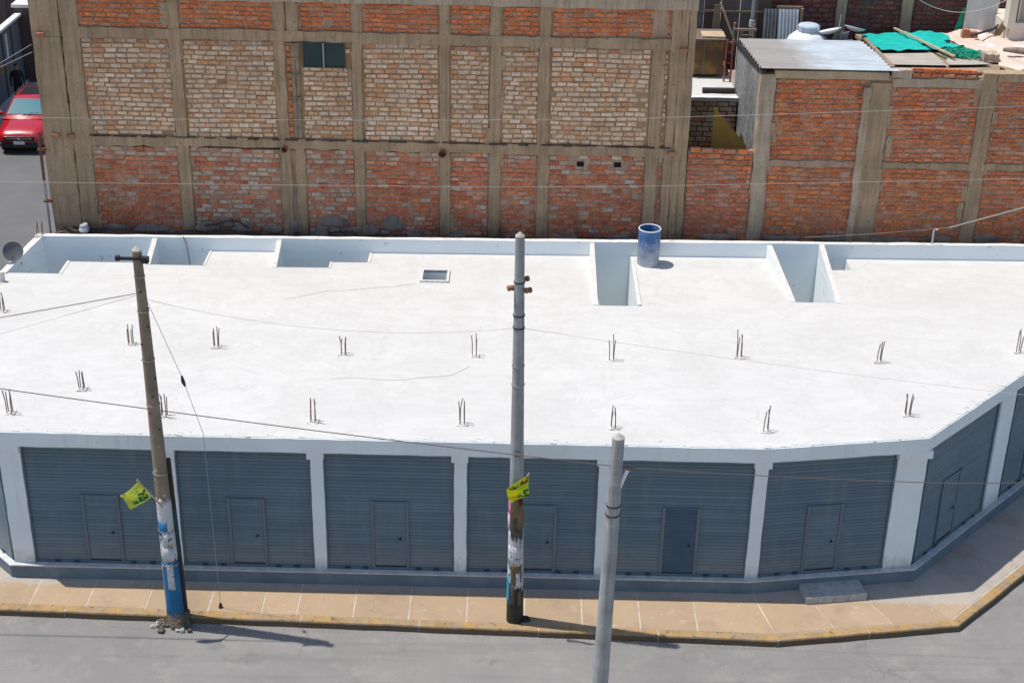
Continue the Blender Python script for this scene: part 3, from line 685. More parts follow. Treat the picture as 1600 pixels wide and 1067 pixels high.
def lay_bricks(bl, parent, limit=300):
    """the bricks that show largest are single children; the rest of the wall is one part"""
    key = lambda b: (Vector((b[0], b[4], b[1]))-CAM).dot(fwd)
    bl.sort(key=key); cache = {}
    for b in bl[:limit]:
        i = random.randrange(len(SHAPES)); k = (i, b[5])
        if k not in cache: cache[k] = SHAPES[i].mesh('brick', b[5])
        o = link('brick', cache[k], parent, (b[0], b[4]+.045, b[1])); o.scale = (b[2], .09, b[3]); o.rotation_euler.y = random.uniform(-.03, .03)
    names = sorted({b[5] for b in bl[limit:]}); m = MB()
    for b in bl[limit:]:
        S = SHAPES[random.randrange(len(SHAPES))]; t = random.uniform(-.03, .03)
        m.add([(b[0]+v[0]*b[2]+v[2]*b[3]*t, b[4]+.045+v[1]*.09, b[1]+v[2]*b[3]-v[0]*b[2]*t) for v in S.v], S.f, names.index(b[5]))
    if m.v: m.build('brickwork', names, parent, kind='stuff')

YW = 5.6
# ---- tall house on the left
TB = thing('tall_brick_house', 'tall unplastered brick house with a grid of concrete columns behind the white roof', 'house')
YM = YW+.024
MB().box(-12.2, 4.22, YW+.30, 8.7, 0, 10.35).build('core_wall', 'plaster_brown', TB)
MB().box(-12.2, 4.24, 8.71, 14.0, 0, 6.3).build('rear_wing', 'plaster_brown', TB)
m = MB(); m.box(-11.2, 4.1, YM, YW+.32, 3.0, 6.0); m.build('mortar_bed', 'mortar_grey', TB)
m = MB(); m.box(-11.2, 4.1, YM, YW+.32, 6.3, 8.86); m.build('mortar_bed', 'mortar_tan', TB)
m = MB(); m.box(-11.2, 4.1, YM, YW+.32, 9.1, 9.9); m.build('mortar_bed', 'mortar_orange', TB)
m = MB()
m.rough(-12.26, -11.53, YW-.05, YW+.33, 0, 6.20, .018, .3); m.build('plaster_panel', 'plaster_brown', TB)
MB().rough(-11.515, -11.08, YW-.028, YW+.33, 0, 10.3, .018, .25).build('column', 'plaster_brown', TB)
m = MB(); m.rough(-12.25, -11.535, YW-.062, YW+.33, 6.205, 8.85, .018, .3); m.rough(-12.25, -11.53, YW-.045, YW+.33, 8.855, 10.3, .015, .3); m.build('plaster_panel', 'plaster_brown', TB)
cols = [(-8.84, -8.56, .0), (-6.22, -5.96, .0), (-4.29, -4.04, .0), (-2.11, -1.86, .0), (-.84, -.56, .0), (.40, .67, .0), (3.19, 3.50, .0)]
for a, b, _ in cols:
    for z0, z1 in ((2.9, 6.07), (6.27, 8.86), (9.10, 9.86)):
        e = random.uniform(-.025, .025)
        if a == 3.19 and z0 > 9: continue
        MB().rough(a+e, b+e, YW-.03+random.uniform(-.012, .008), YW+.31, z0, z1, .02, .28).build('column', 'concrete_tan', TB)
for x0, x1, z0, z1 in ((-5.82, -5.58, 2.9, 6.1), (-5.88, -5.62, 8.86, 9.86)):
    MB().rough(x0, x1, YW-.035, YW+.31, z0, z1, .02, .28).build('column', 'concrete_tan', TB)
for x0, x1 in ((3.64, 3.86), (3.87, 4.05), (4.06, 4.24)):
    MB().rough(x0, x1, YW-.03-random.uniform(0, .03), YW+.31, 2.9, 10.3, .012, .3).build('column', 'concrete_tan', TB)
xs = [-11.09, -8.56, -5.96, -4.04, -1.86, -.56, .67, 3.64]
for i in range(len(xs)-1):
    e = random.uniform(-.02, .02)
    MB().rough(xs[i], xs[i+1], YW-.042+random.uniform(-.006, .006), YW+.31, 6.05+e, 6.30+e, .022, .22).build('beam', 'concrete_tan', TB)
    MB().rough(xs[i], xs[i+1], YW-.040+random.uniform(-.006, .006), YW+.31, 8.85+e, 9.12+e, .02, .22).build('beam', 'concrete_tan', TB)
MB().rough(-11.09, 4.25, YW-.12, YW+.31, 9.86, 10.30, .02, .4).build('top_beam', 'concrete_grey', TB)
# thin overhanging ridge of mortar on the lower beam, and its dark cold joint
mm = MB(); x = -11.05
while x < 3.6:
    L = random.uniform(.25, 1.0); mm.rough(x, x+L*random.uniform(.4, .85), YW-.055-random.uniform(0, .025), YW-.03, 6.288+random.uniform(-.012, .006), 6.312+random.uniform(0, .012), .010, .05); x += L
mm.build('mortar_ridge', 'debris', TB, kind='stuff')
spans = [(-11.07, -8.85), (-8.55, -6.23), (-5.57, -4.30), (-4.03, -2.12), (-1.85, -.85), (-.55, .39), (.68, 3.18), (3.51, 3.63)]
bl = []
holes = [(1.40, 1.62, 5.72, 5.86), (2.36, 2.58, 5.72, 5.86)]
win = (-5.56, -4.42, 8.18, 8.86)
def low(i):
    def f(r, rows):
        t = r/rows
        if i in (1, 2) and random.random() < .45+.3*t: return 'brick_mixed'
        if t > .86: return 'brick_mixed' if random.random() < .6 else 'brick_red'
        return 'brick_mixed' if random.random() < .12 else 'brick_red'
    return f
for i, (a, b) in enumerate(spans):
    brick_field(bl, a, b, 3.35, 6.03, YW, low(i), skip=[(h[0]-.07, h[1]+.07, h[2]-.02, h[3]+.02) for h in holes])
    brick_field(bl, a, b, 6.32, 8.84, YW+.004, 'brick_tan', skip=[win], topmat='brick_mixed', toprows=1)
    brick_field(bl, a, b, 9.13, 9.85, YW, 'brick_orange')
lay_bricks(bl, TB)
for a, b, c, d in holes:
    MB().box(a+.02, b-.02, YM-.012, YM+.05, c+.005, d-.005).build('vent_hole', 'hole_dark', TB)  # solid block; its black paints in the shade of an open hole
# the boarded slot between the twin columns
for k in range(14):
    z = 6.36+k*.175; x0 = -5.94+random.uniform(-.02, .02)
    MB().rough(x0, x0+random.uniform(.08, .13), YW-.01, YW+.06, z, z+.10, .01, .1).build('brick_end', 'brick_orange', TB)
zs = [6.34, 6.78, 7.42, 8.02, 8.42, 8.80]
for k in range(5):
    for x0, x1 in ((-5.82, -5.73), (-5.72, -5.62)):
        MB().rough(x0, x1, YW-.03+random.uniform(-.01, .01), YW+.05, zs[k]+.015, zs[k+1]-.015, .008, .15).build('formwork_board', 'wood_old', TB)
    MB().rough(-5.94, -5.60, YW-.045, YW-.01, zs[k+1]-.02, zs[k+1]+.015, .006, .1).build('formwork_tie', 'wood_old', TB)
# window with two dark panes
wn = MB()
for x0, x1, z0, z1 in ((-5.53, -5.49, 8.20, 8.86), (-4.50, -4.46, 8.20, 8.86), (-5.49, -4.50, 8.20, 8.235), (-5.49, -4.50, 8.825, 8.86), (-5.03, -4.985, 8.235, 8.825)): wn.box(x0, x1, YW-.035, YW+.03, z0, z1)
wn = wn.build('window', 'frame_dark', TB)
for x0, x1 in ((-5.49, -5.03), (-4.985, -4.50)): MB().box(x0, x1, YW-.008, YW+.02, 8.235, 8.825).build('pane', 'glass_green', wn)
MB().box(-5.02, -4.99, YW-.05, YW-.033, 8.22, 8.84).build('mullion', 'metal_grey', wn)
# clay pipe ends, brick stubs and mortar dabs
for x, z, r in ((-2.03, 6.06, .095), (-6.08, 6.08, .075)):
    t = MB(); t.tube([(x, YW+.02, z), (x, YW-.20, z-.01)], r, 14, cap=False); t.tube([(x, YW-.20, z-.01), (x, YW+.02, z)], r*.72, 14, cap=False); t.build('clay_pipe', 'terracotta', TB)
    MB().tube([(x, YW-.02, z), (x, YW-.015, z)], r*.8, 12).build('pipe_hole', 'hole_dark', TB)
for x, z in ((-12.02, 8.92), (-11.93, 6.30), (-11.55, 6.29), (3.95, 8.86), (3.82, 6.17)):
    MB().rough(x-.10, x+.10, YW-.15, YW-.03, z-.04, z+.045, .012, .06).build('brick_stub', 'terracotta', TB)
for k in range(22):
    x = random.choice([s[0] for s in spans[:6]]+[s[1] for s in spans[:6]])+random.uniform(-.06, .06); z = random.uniform(3.8, 9.6); w_ = random.uniform(.05, .13); h_ = random.uniform(.08, .35)
    MB().rough(x-w_, x+w_, YW-.014, YW+.03, z-h_, z+h_, .04, .05).build('mortar_dab', 'concrete_tan', TB)
# rough stones and concrete lumps that sit against the foot of the wall on a bed of rubble
def lump(name, parent, c, s, mat, seed, sq=1.0):
    R = random.Random(seed); b = bmesh.new(); bmesh.ops.create_icosphere(b, subdivisions=3, radius=1)
    ph = [R.uniform(0, 6) for _ in range(6)]
    for v in b.verts:
        n = v.co.copy(); k = 1+.16*math.sin(3*n.x+ph[0])+.14*math.sin(4*n.y+ph[1])+.15*math.sin(3.5*n.z+ph[2])+R.uniform(-.05, .05)
        n = Vector([math.copysign(abs(q)**.75, q) for q in n])
        v.co = Vector((n.x*s[0]*k, n.y*s[1]*k, n.z*s[2]*k))
    me = bpy.data.meshes.new(name); b.to_mesh(me); b.free(); me.materials.append(MATS[mat])
    return link(name, me, parent, c)
def bed(u, v):
    x = -12.2+u*26; y = yp(x)+.17+v*(YW+.02-yp(x)-.17)
    return (x, y, 3.50+.20*v+.10*math.sin(x*3.1)*math.sin(x*1.3+v*5)+random.uniform(-.07, .07))
d_ = MB().grid(bed, 150, 7); d_.v += [(-12.2, 4.3, 0), (14, 4.9, 0), (14, 5.6, 0), (-12.2, 5.6, 0)]
d_.build('rubble_bed', 'debris', kind='stuff', label='grey rubble filling the gap between white parapet and brick walls', category='rubble')
for i, (x, z, sx, sz) in enumerate(((-4.95, 4.12, .42, .24), (-5.25, 3.82, .30, .18), (-4.45, 3.86, .34, .17), (-3.95, 3.90, .28, .20), (-3.35, 4.05, .40, .28), (-2.75, 3.84, .28, .14), (-7.75, 4.02, .22, .20), (-7.3, 3.88, .35, .15), (-6.5, 3.85, .40, .16), (-5.9, 3.95, .22, .22), (-9.7, 3.80, .5, .12), (-10.6, 3.8, .4, .12), (-1.6, 3.82, .3, .12), (-.2, 3.80, .25, .12), (1.2, 3.84, .4, .12), (2.6, 3.82, .4, .12), (-8.3, 3.86, .3, .15))):
    lump('foundation_lump', TB, (x, YW+.01, z-.04), (sx*.8, .06, sz*.75), 'rubble', i)
t = MB(); t.tube([(-8.3, YW-.13, 3.9), (-7.9, YW-.16, 4.0), (-7.62, YW-.18, 4.1), (-7.35, YW-.15, 4.05), (-7.1, YW-.12, 3.85)], .02, 6); t.build('cable_end', 'wire_dark', TB)

# ---- house on the right
RB = thing('brick_house', 'red brick house with corrugated and tarpaulin roof behind the right of the white roof', 'house')
MB().box(6.1, 18, YW+.30, 10.4, 0, 7.0).build('core_wall', 'mortar_dark', RB)
MB().box(6.2, 18, YM, YW+.32, 3.0, 8.30).build('mortar_bed', 'mortar_orange', RB)
for a, b, z1 in ((5.95, 6.33, 8.28), (8.70, 9.25, 8.12), (11.50, 11.86, 8.42), (14.2, 14.55, 8.3)):
    for z0, z_ in ((2.9, 5.86), (5.86, z1)):
        e = random.uniform(-.03, .03); MB().rough(a+e, b+e, YW-.04+random.uniform(-.012, .012), YW+.31, z0, z_, .028, .22).build('column', 'concrete_tan' if a > 7 else 'concrete_grey', RB)
MB().rough(8.55, 8.72, YW-.075, YW-.02, 3.6, 8.0, .03, .16).build('mortar_ridge', 'concrete_grey', RB)
for a, b in ((6.33, 8.70), (9.25, 11.50), (11.86, 14.2), (14.55, 18)):
    MB().rough(a, b, YW-.022+random.uniform(-.005, .005), YW+.31, 5.87, 6.03, .03, .18).build('beam', 'mortar_orange' if a < 9 else 'concrete_tan', RB)
MB().rough(6.28, 9.12, YW-.09, YW+.31, 8.20, 8.40, .012, .5).build('top_beam', 'wood_pale', RB)
MB().rough(9.25, 11.5, YW-.03, YW+.31, 8.03, 8.24, .022, .22).build('top_beam', 'concrete_grey', RB)
MB().rough(11.86, 18, YW-.035, YW+.31, 8.22, 8.42, .025, .25).build('top_beam', 'concrete_tan', RB)
bl = []
for a, b, zt in ((6.34, 8.60, 8.18), (9.27, 11.49, 8.02), (11.88, 14.19, 8.2), (14.56, 17.9, 8.2)):
    brick_field(bl, a, b, 3.35, 5.85, YW, lambda r, n: 'brick_orange_damp_shade' if random.random() < .8 else 'brick_red', ch=.122, cl=.28)
    brick_field(bl, a, b, 6.05, zt, YW, (lambda r, n: 'brick_orange' if random.random() < .85 else 'brick_red') if a < 9 else (lambda r, n: 'brick_orange' if random.random() < .45 else 'brick_red'), ch=.122, cl=.28)
brick_field(bl, 9.7, 11.35, 8.26, 8.50, YW-.01, 'brick_orange', ch=.12, miss=0)
lay_bricks(bl, RB)
MB().box(9.72, 11.33, YW+.05, YW+.2, 8.25, 8.47).build('mortar_bed', 'mortar_orange', RB)
MB().rough(9.2, 9.7, YW-.045, YW+.2, 8.25, 8.46, .02, .15).build('mortar_dab', 'concrete_grey', RB)
for k in range(16):
    x = random.choice((6.36, 8.6, 9.3, 11.45, 11.9))+random.uniform(-.07, .07); z = random.uniform(3.9, 8.1)
    MB().rough(x-.07, x+.07, YW-.016, YW+.03, z-random.uniform(.06, .3), z+random.uniform(.06, .3), .03, .08).build('mortar_dab', 'concrete_tan', RB)
for i, (x, z, sx, sz) in enumerate(((6.9, 3.84, .5, .12), (8.2, 3.86, .4, .13), (9.6, 3.85, .45, .13), (10.9, 3.9, .4, .14), (12.3, 3.9, .4, .14), (5.2, 3.84, .5, .11))):
    lump('foundation_lump', RB if x > 6 else TB, (x, YW+.0, z), (sx, .07, sz), 'rubble', i+40)
# rendered flank wall, seen from the left
m = MB(); n = 12; vs = []
for i in range(n+1):
    y = YW+.3+(10.3-YW-.3)*i/n; zt = 8.36-.13*(y-YW)+random.uniform(-.015, .015)
    vs += [(5.96+random.uniform(-.008, .008), y, 2), (5.96+random.uniform(-.012, .012), y, 5.5), (5.97, y, zt), (6.1, y, zt), (6.1, y, 2)]
m.add(vs, [(i*5+c, i*5+c+1, i*5+6+c, i*5+5+c) for i in range(n) for c in range(4)]+[(0, 1, 2, 3, 4), tuple(n*5+c for c in (4, 3, 2, 1, 0))]); m.build('flank_wall', 'render_grey', RB)
# roof: sloping back at about 7 degrees
def zroof(y): return 8.45-.13*(y-5.5)
m = MB()
m.grid(lambda u, v: (5.90+u*3.42+v*.14, 5.40+v*5.3, zroof(5.40+v*5.3)+.040*math.sin((v*5.3)*2*math.pi/.48)+.02), 6, 132)
nv = len(m.v); m.add([(v[0], v[1], v[2]-.006) for v in m.v[:nv]], [f[::-1] for f in m.f[:]])
cr = m.build('corrugated_sheet', 'zinc', RB); cr.data.polygons.foreach_set('use_smooth', [True]*len(cr.data.polygons))
MB().slab([(5.93, 5.42, zroof(5.42)-.05), (5.93, 10.6, zroof(10.6)-.05), (6.02, 10.6, zroof(10.6)-.05), (6.02, 5.42, zroof(5.42)-.05)], (0, 0, 1), -.09).build('rafter', 'metal_dark', RB)
for x0, x1 in ((9.32, 9.42),):
    MB().slab([(x0-.12, 5.75, zroof(5.75)+.03), (x1-.12, 5.75, zroof(5.75)+.03), (x1+.3, 11.4, zroof(11.4)+.03), (x0+.3, 11.4, zroof(11.4)+.03)], (0, 0, 1), .05).build('batten', 'wood_old', RB)
MB().slab([(9.3, 5.75, zroof(5.75)-.03), (18, 5.75, zroof(5.75)-.03), (18, 12.6, zroof(12.6)-.03), (9.7, 12.6, zroof(12.6)-.03)], (0, 0, 1), -.10).build('roof_deck', 'wood_old', RB)

# ---- things lying on that roof
def sheet(name, label, cat, P, mat, amp=.05, n=14, t=.012, lift=.05, seed=1, smooth=True):
    """a quad of cloth or board P (four x,y corners, counter-clockwise) laid on the sloping roof"""
    R = random.Random(seed); ph = [R.uniform(0, 6) for _ in range(4)]; a = [Vector(p) for p in P]
    def fn(u, v):
        p = (a[0]*(1-u)+a[1]*u)*(1-v)+(a[3]*(1-u)+a[2]*u)*v
        z = zroof(p.y)+lift+amp*(math.sin(p.x*4.1+ph[0])*.5+math.sin(p.y*2.3+ph[1]+p.x*1.7)*.5+.45*math.sin(p.x*9+p.y*5+ph[2])+.35*math.sin(p.x*17-p.y*8+ph[3])+1)
        e = .02*amp/.05
        return (p.x+e*math.sin(p.y*5+ph[3]), p.y+e*math.sin(p.x*6+ph[2]), z)
    m = MB(); m.grid(fn, n, n); k = len(m.v); base = list(m.f)
    m.add([(v[0], v[1], v[2]-t) for v in m.v[:k]], [f[::-1] for f in base])
    o = m.build(name, mat, None, smooth, label=label, category=cat); return o
sheet('tarpaulin', 'bright green tarpaulin on the roof right beside the corrugated sheets', 'tarpaulin', [(9.56, 8.6), (10.97, 8.95), (10.97, 12.3), (9.72, 12.0)], 'tarp_green', .03, 30, seed=3)
sheet('tarpaulin', 'bright green tarpaulin with a ragged right end, right of the roof batten', 'tarpaulin', [(11.0, 9.0), (12.0, 9.35), (12.15, 12.4), (11.0, 12.3)], 'tarp_green', .045, 28, seed=5)
sheet('tarpaulin', 'narrow strip of green tarpaulin by the bundled green netting', 'tarpaulin', [(11.3, 8.15), (12.05, 8.4), (12.2, 9.3), (11.2, 9.1)], 'tarp_green', .04, 10, seed=8)
sheet('board', 'large flat grey-brown board on the roof in front of the green tarpaulin', 'board', [(9.33, 6.3), (10.75, 6.35), (10.95, 8.55), (9.52, 8.2)], 'board_grey', .004, 4, .03, .04, 2)
sheet('board', 'narrow pale board at the roof edge below the green netting', 'board', [(10.80, 6.40), (12.0, 6.7), (11.7, 7.5), (11.05, 7.55)], 'board_grey', .004, 4, .03, .045, 4)
MB().slab([(10.74, 12.4, zroof(12.4)+.17), (10.80, 12.4, zroof(12.4)+.17), (11.19, 7.2, zroof(7.2)+.13), (11.12, 7.2, zroof(7.2)+.13)], (0, 0, 1), .045).build('timber_batten', 'wood_pale', None, label='long pale timber batten lying across the green tarpaulin', category='timber')
# bundled green net: a heap of short strands round a core
core = MB(); R = random.Random(4)
for k in range(240):
    a = R.uniform(0, 6.28); r = R.uniform(0, 1)**.6; x = 11.62+math.cos(a)*r*.50; y = 8.1+math.sin(a)*r*.75; z = zroof(y)+.09+.16*(1-r)*R.uniform(.4, 1.1)
    a2 = R.uniform(0, 6.28); q = R.uniform(.08, .2)
    core.tube([(x, y, z), (x+math.cos(a2)*q*.6, y+math.sin(a2)*q*.6, z+R.uniform(0, .06)), (x+math.cos(a2)*q, y+math.sin(a2)*q, z-.02)], .016, 4)
core.build('net_bundle', 'net_green', None, label='crumpled heap of green netting at the roof edge', category='net')
# pinkish tarpaulin or plaster heap on the far right of the roof
def pinkf(u, v):
    x = 12.05+u*5; y = 6.2+v*6.6; e = (1-u)*.3*math.sin(v*7)
    return (x+e, y, zroof(y)+.06+.10*math.sin(x*2.1+y)*math.sin(y*1.7)+.06*math.sin(x*6+y*3)+.12*u+random.uniform(-.012, .012))
m = MB(); m.grid(pinkf, 46, 40); k = len(m.v); f0 = list(m.f); m.add([(v[0], v[1], v[2]-.05) for v in m.v[:k]], [f[::-1] for f in f0])
m.build('dust_sheet', 'pink_plaster', None, True, label='crumpled pale pink sheet covering the right of the roof', category='sheet')
MB().box(-.22, .22, -.1, .1, 0, .17).rough(-.2, -.02, -.08, .08, .17, .24, .01, .1).build('brick_pile', 'terracotta', None, label='small red pile of bricks on the pink sheet', category='bricks').location = (12.62, 11.2, zroof(11.2)+.13)
MB().rough(11.92, 12.32, 7.2, 7.55, zroof(7.4)+.05, zroof(7.4)+.26, .03, .1).build('concrete_block', 'concrete_grey', None, label='broken grey concrete block on the corner of the brick house roof', category='block')
m = MB(); m.tube([(12.7, 8.2, 8.32), (13.0, 8.0, 8.36), (13.4, 7.9, 8.34), (13.9, 7.95, 8.36)], [.05, .09, .09, .04], 8); m.build('grey_sack', 'rubble', None, True, label='flattened dark grey sack on the pink sheet', category='sack')
t = MB(); t.tube([(12.5, 10.6, 8.05), (12.9, 11.1, 8.0), (13.3, 11.3, 8.06), (13.6, 11.9, 8.02)], .035, 7); t.build('hose', 'wire_dark', None, True, label='dark hose lying over the pink sheet', category='hose')

# ---- low wall and yard between the two houses
LW = thing('yard_wall', 'low red brick yard wall between the tall house and the right-hand house', 'wall')
MB().box(4.26, 5.94, YM, YW+.25, 2.9, 6.2).build('mortar_bed', 'mortar_grey', LW)
bl = []
brick_field(bl, 4.26, 5.94, 3.35, 5.72, YW, 'brick_red', ch=.122)
brick_field(bl, 4.26, 5.94, 5.72, 6.30, YW-.012, 'brick_orange', ch=.132, cl=.30, miss=0)
lay_bricks(bl, LW)
YR = thing('yard_room', 'low yard room with bare brick wall and white roof between the brick houses', 'shed')
MB().box(4.26, 5.95, 9.32, 9.5, 2, 6.42).build('mortar_bed', 'mortar_dark', YR)
bl = []; brick_field(bl, 4.27, 5.95, 4.6, 6.40, 9.30, 'brick_tan', cl=.34, ch=.15, miss=0); lay_bricks(bl, YR)
MB().rough(4.26, 5.95, 9.22, 11.5, 6.42, 6.50, .01, .3).build('roof_slab', 'roof_white', YR)
MB().rough(4.26, 5.95, 9.20, 9.34, 6.505, 6.53, .006, .2).build('roof_edge', 'fence_cap', YR)
t = MB(); t.tube([(5.0, 9.72, 6.58), (5.92, 9.75, 6.58)], .075, 10); t.build('black_pipe', 'metal_dark', None, label='thick black pipe lying on the white yard roof', category='pipe')
# plywood stair side in the yard
MB().slab([(5.08, 7.1, 3.0), (5.08, 7.1, 6.86), (6.0, 7.1, 5.84), (5.94, 7.1, 3.0)], (0, 1, 0), .04).slab([(5.03, 7.08, 3.0), (5.03, 7.08, 6.90), (5.09, 7.08, 6.90), (5.09, 7.08, 3.0)], (0, 1, 0), .08).build('plywood_screen', 'board_yellow', None, label='yellow-brown triangular plywood screen standing in the yard', category='screen')
# brown tank, red frame, planks and pole at the back of the yard
bx = thing('water_trough', 'rusty brown rectangular tank behind the white yard roof', 'tank')
MB().box(4.6, 5.72, 11.2, 12.3, 6.60, 7.58).build('tank_body', 'tank_brown', bx)
m = MB(); m.box(4.58, 5.74, 11.17, 12.32, 7.585, 7.63); m.build('tank_rim', 'tin_brown', bx)
for x in (5.15, ): MB().box(x-.02, x+.02, 11.175, 11.2, 6.6, 7.58).build('rib', 'tin_brown', bx)
MB().box(5.08, 5.74, 11.3, 11.9, 7.635, 7.68).build('wooden_lid', 'wood_pale', None, label='pale wooden board lying on the rusty brown tank', category='board')
MB().box(4.26, 5.95, 11.5, 13.1, 2, 6.55).build('yard_terrace', 'mortar_dark', None, label='dark brick terrace under the brown tank', category='terrace')
rf = MB()
for x in (5.72, 5.90): rf.tube([(x, 10.85, 6.5), (x+.02, 10.85, 7.72)], .028, 6)
for z in (6.75, 7.05, 7.35, 7.65): rf.tube([(5.72, 10.85, z), (5.91, 10.85, z)], .022, 6)
rf.build('red_ladder', 'red_paint', None, label='short red painted ladder beside the brown tank', category='ladder')
# brown tin fence behind, of separate sheets
TF = thing('tin_fence', 'dark brown tin fence behind the brown tank', 'fence')
x = 4.3; k = 0
while x < 7.05:
    wd = random.choice((.42, .5, .56)); m = MB(); y0 = 13.05+random.uniform(-.04, .04)
    m.grid(lambda u, v: (x+u*(wd-.015), y0+.014*math.sin(u*wd*2*math.pi/.085), 6.2+v*(3.1+.1*random.random())), 28, 2)
    nv = len(m.v); f0 = list(m.f); m.add([(v[0], v[1]+.006, v[2]) for v in m.v[:nv]], [f[::-1] for f in f0])
    m.build('tin_sheet', 'tin_brown' if k % 3 != 1 else 'tin_grey', TF); x += wd; k += 1
MB().box(4.3, 7.0, 12.97, 13.02, 7.96, 8.02).build('rail', 'wood_old', TF)
MB().slab([(5.52, 12.85, 7.2), (5.76, 12.85, 7.2), (5.74, 12.9, 8.2), (5.55, 12.9, 8.2)], (0, 1, 0), .03).build('plank', 'wood_old', None, label='weathered wide plank leaning on the brown tin fence', category='plank')
t = MB(); t.tube([(6.05, 11.45, 7.45), (5.55, 11.5, 8.6)], .03, 7); t.build('leaning_pole', 'wood_pale', None, label='thin pale pole leaning left above the yard', category='pole')
t = MB(); t.tube([(6.62, 12.4, 7.0), (6.62, 12.4, 9.2)], .055, 9); tw = t.build('grey_post', 'metal_grey', None, label='upright grey post wrapped with wire before the tin fence', category='post')
t = MB()
for k in range(6): t.tube([(6.62+.075*math.cos(a/8*6.28), 12.4+.075*math.sin(a/8*6.28), 7.72+k*.035+.01*math.sin(a)) for a in range(9)], .014, 5)
t.build('wire_wrap', 'wire_pale', tw)
wf = thing('sawhorse', 'old wooden sawhorse behind the corrugated roof', 'sawhorse')
for x, z in ((6.03, 7.98), (6.25, 7.78), (6.60, 7.95)): MB().box(x-.03, x+.03, 11.7, 11.76, 6.6, z).build('leg', 'wood_old', wf)
MB().box(6.0, 6.66, 11.66, 11.70, 7.76, 7.83).build('top_rail', 'wood_pale', wf); MB().box(6.25, 6.62, 11.77, 11.81, 7.56, 7.62).build('cross_rail', 'wood_old', wf)
# leaning tin sheets
def tin(name, label, x0, x1, z0, z1, y, mat, lean, n=44, pitch_=.10):
    m = MB(); m.grid(lambda u, v: (x0+u*(x1-x0)+v*lean, y+.25-.25*(1-v)+.02*math.sin(u*(x1-x0)*2*math.pi/pitch_), z0+v*(z1-z0)), n, 2)
    nv = len(m.v); f0 = list(m.f); m.add([(v[0], v[1]+.007, v[2]) for v in m.v[:nv]], [f[::-1] for f in f0]); return m.build(name, mat, None, True, label=label, category='metal sheet')
tin('leaning_tin', 'dark grey metal sheet leaning on the far brick wall', 6.95, 7.36, 6.5, 8.16, 12.45, 'tin_grey', .02)
tin('leaning_tin', 'pale corrugated metal sheet leaning on the far brick wall', 7.42, 8.03, 6.5, 8.16, 12.45, 'zinc_white', -.02)
MB().box(8.06, 8.12, 12.6, 12.7, 6.5, 8.2).box(7.36, 8.12, 12.72, 12.78, 8.17, 8.24).build('timber_prop', 'wood_old', None, label='dark timber prop at the right of the pale tin sheet', category='timber')
# water tank with a lid
wt = thing('water_tank', 'white plastic water tank with blue-grey lid behind the corrugated roof', 'water tank', (8.06, 11.25, 6.5))
smooth_angle(MB().lathe([(.01, 0), (.56, 0), (.58, .1), (.58, 1.14), (.54, 1.22), (.40, 1.34), (.29, 1.41), (.27, 1.42), (.01, 1.42)], 32).build('tank_body', 'plastic_white', wt))
smooth_angle(MB().lathe([(.01, 1.42), (.30, 1.42), (.30, 1.56), (.27, 1.60), (.16, 1.63), (.01, 1.64)], 28).build('lid', 'tank_lid', wt))
for k in range(8):
    a = k/8*6.28; MB().box(.25, .315, -.03, .03, 1.46, 1.58).build('lid_grip', 'tank_lid', wt).rotation_euler.z = a
# two white antenna dishes on a frame
for (x, y, z, r, tz, lab) in ((8.66, 11.15, 7.86, .34, -.5, 'white antenna dish next to the water tank'), (9.36, 11.25, 7.92, .30, .45, 'white antenna dish farthest right behind the corrugated roof')):
    ad = thing('antenna_dish', lab, 'antenna', (x, y, z), 0, 'antenna dishes')
    m = MB(); m.lathe([(.01, 0), (r*.4, .015), (r*.75, .055), (r, .11), (r*1.0, .125), (r*.73, .07), (r*.4, .03), (.01, .016)], 22); d = m.build('dish', 'plastic_white', ad); d.rotation_euler = (-.22, tz*.45, 0); smooth_angle(d)
    MB().tube([(0, 0, -.02), (.02, .05, -.4)], .025, 7).build('mount', 'metal_dark', ad)
af = MB()
for p0, p1 in (((8.85, 11.1, 7.3), (8.92, 11.15, 8.42)), ((8.5, 11.05, 7.4), (8.62, 11.05, 7.75)), ((8.85, 11.0, 7.4), (8.72, 11.0, 7.8)), ((8.5, 11.0, 7.72), (9.3, 11.0, 7.74)), ((9.0, 11.1, 7.4), (9.12, 11.1, 7.9)), ((8.9, 11.05, 7.88), (9.2, 11.1, 7.95))): af.tube([p0, p1], .018, 6)
for k in range(7): af.tube([(8.92+k*.03, 10.98, 7.62), (8.95+k*.035, 11.02, 7.98)], .009, 5)
af.build('antenna_mast', 'metal_grey', None, label='thin metal mast and rack between the two antenna dishes', category='mast')

# ---- far brick house across the yards
FH = thing('far_brick_house', 'dark red brick house wall in shade at the top right', 'house')
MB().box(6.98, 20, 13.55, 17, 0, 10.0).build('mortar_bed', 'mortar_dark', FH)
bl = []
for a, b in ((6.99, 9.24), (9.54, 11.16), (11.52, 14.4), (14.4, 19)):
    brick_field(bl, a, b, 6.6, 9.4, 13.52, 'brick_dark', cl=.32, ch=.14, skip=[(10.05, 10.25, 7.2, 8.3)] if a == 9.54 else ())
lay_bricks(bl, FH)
for a, b in ((9.25, 9.53), (11.17, 11.51)): MB().rough(a, b, 13.44, 13.6, 5, 9.8, .02, .3).build('column', 'concrete_grey', FH)
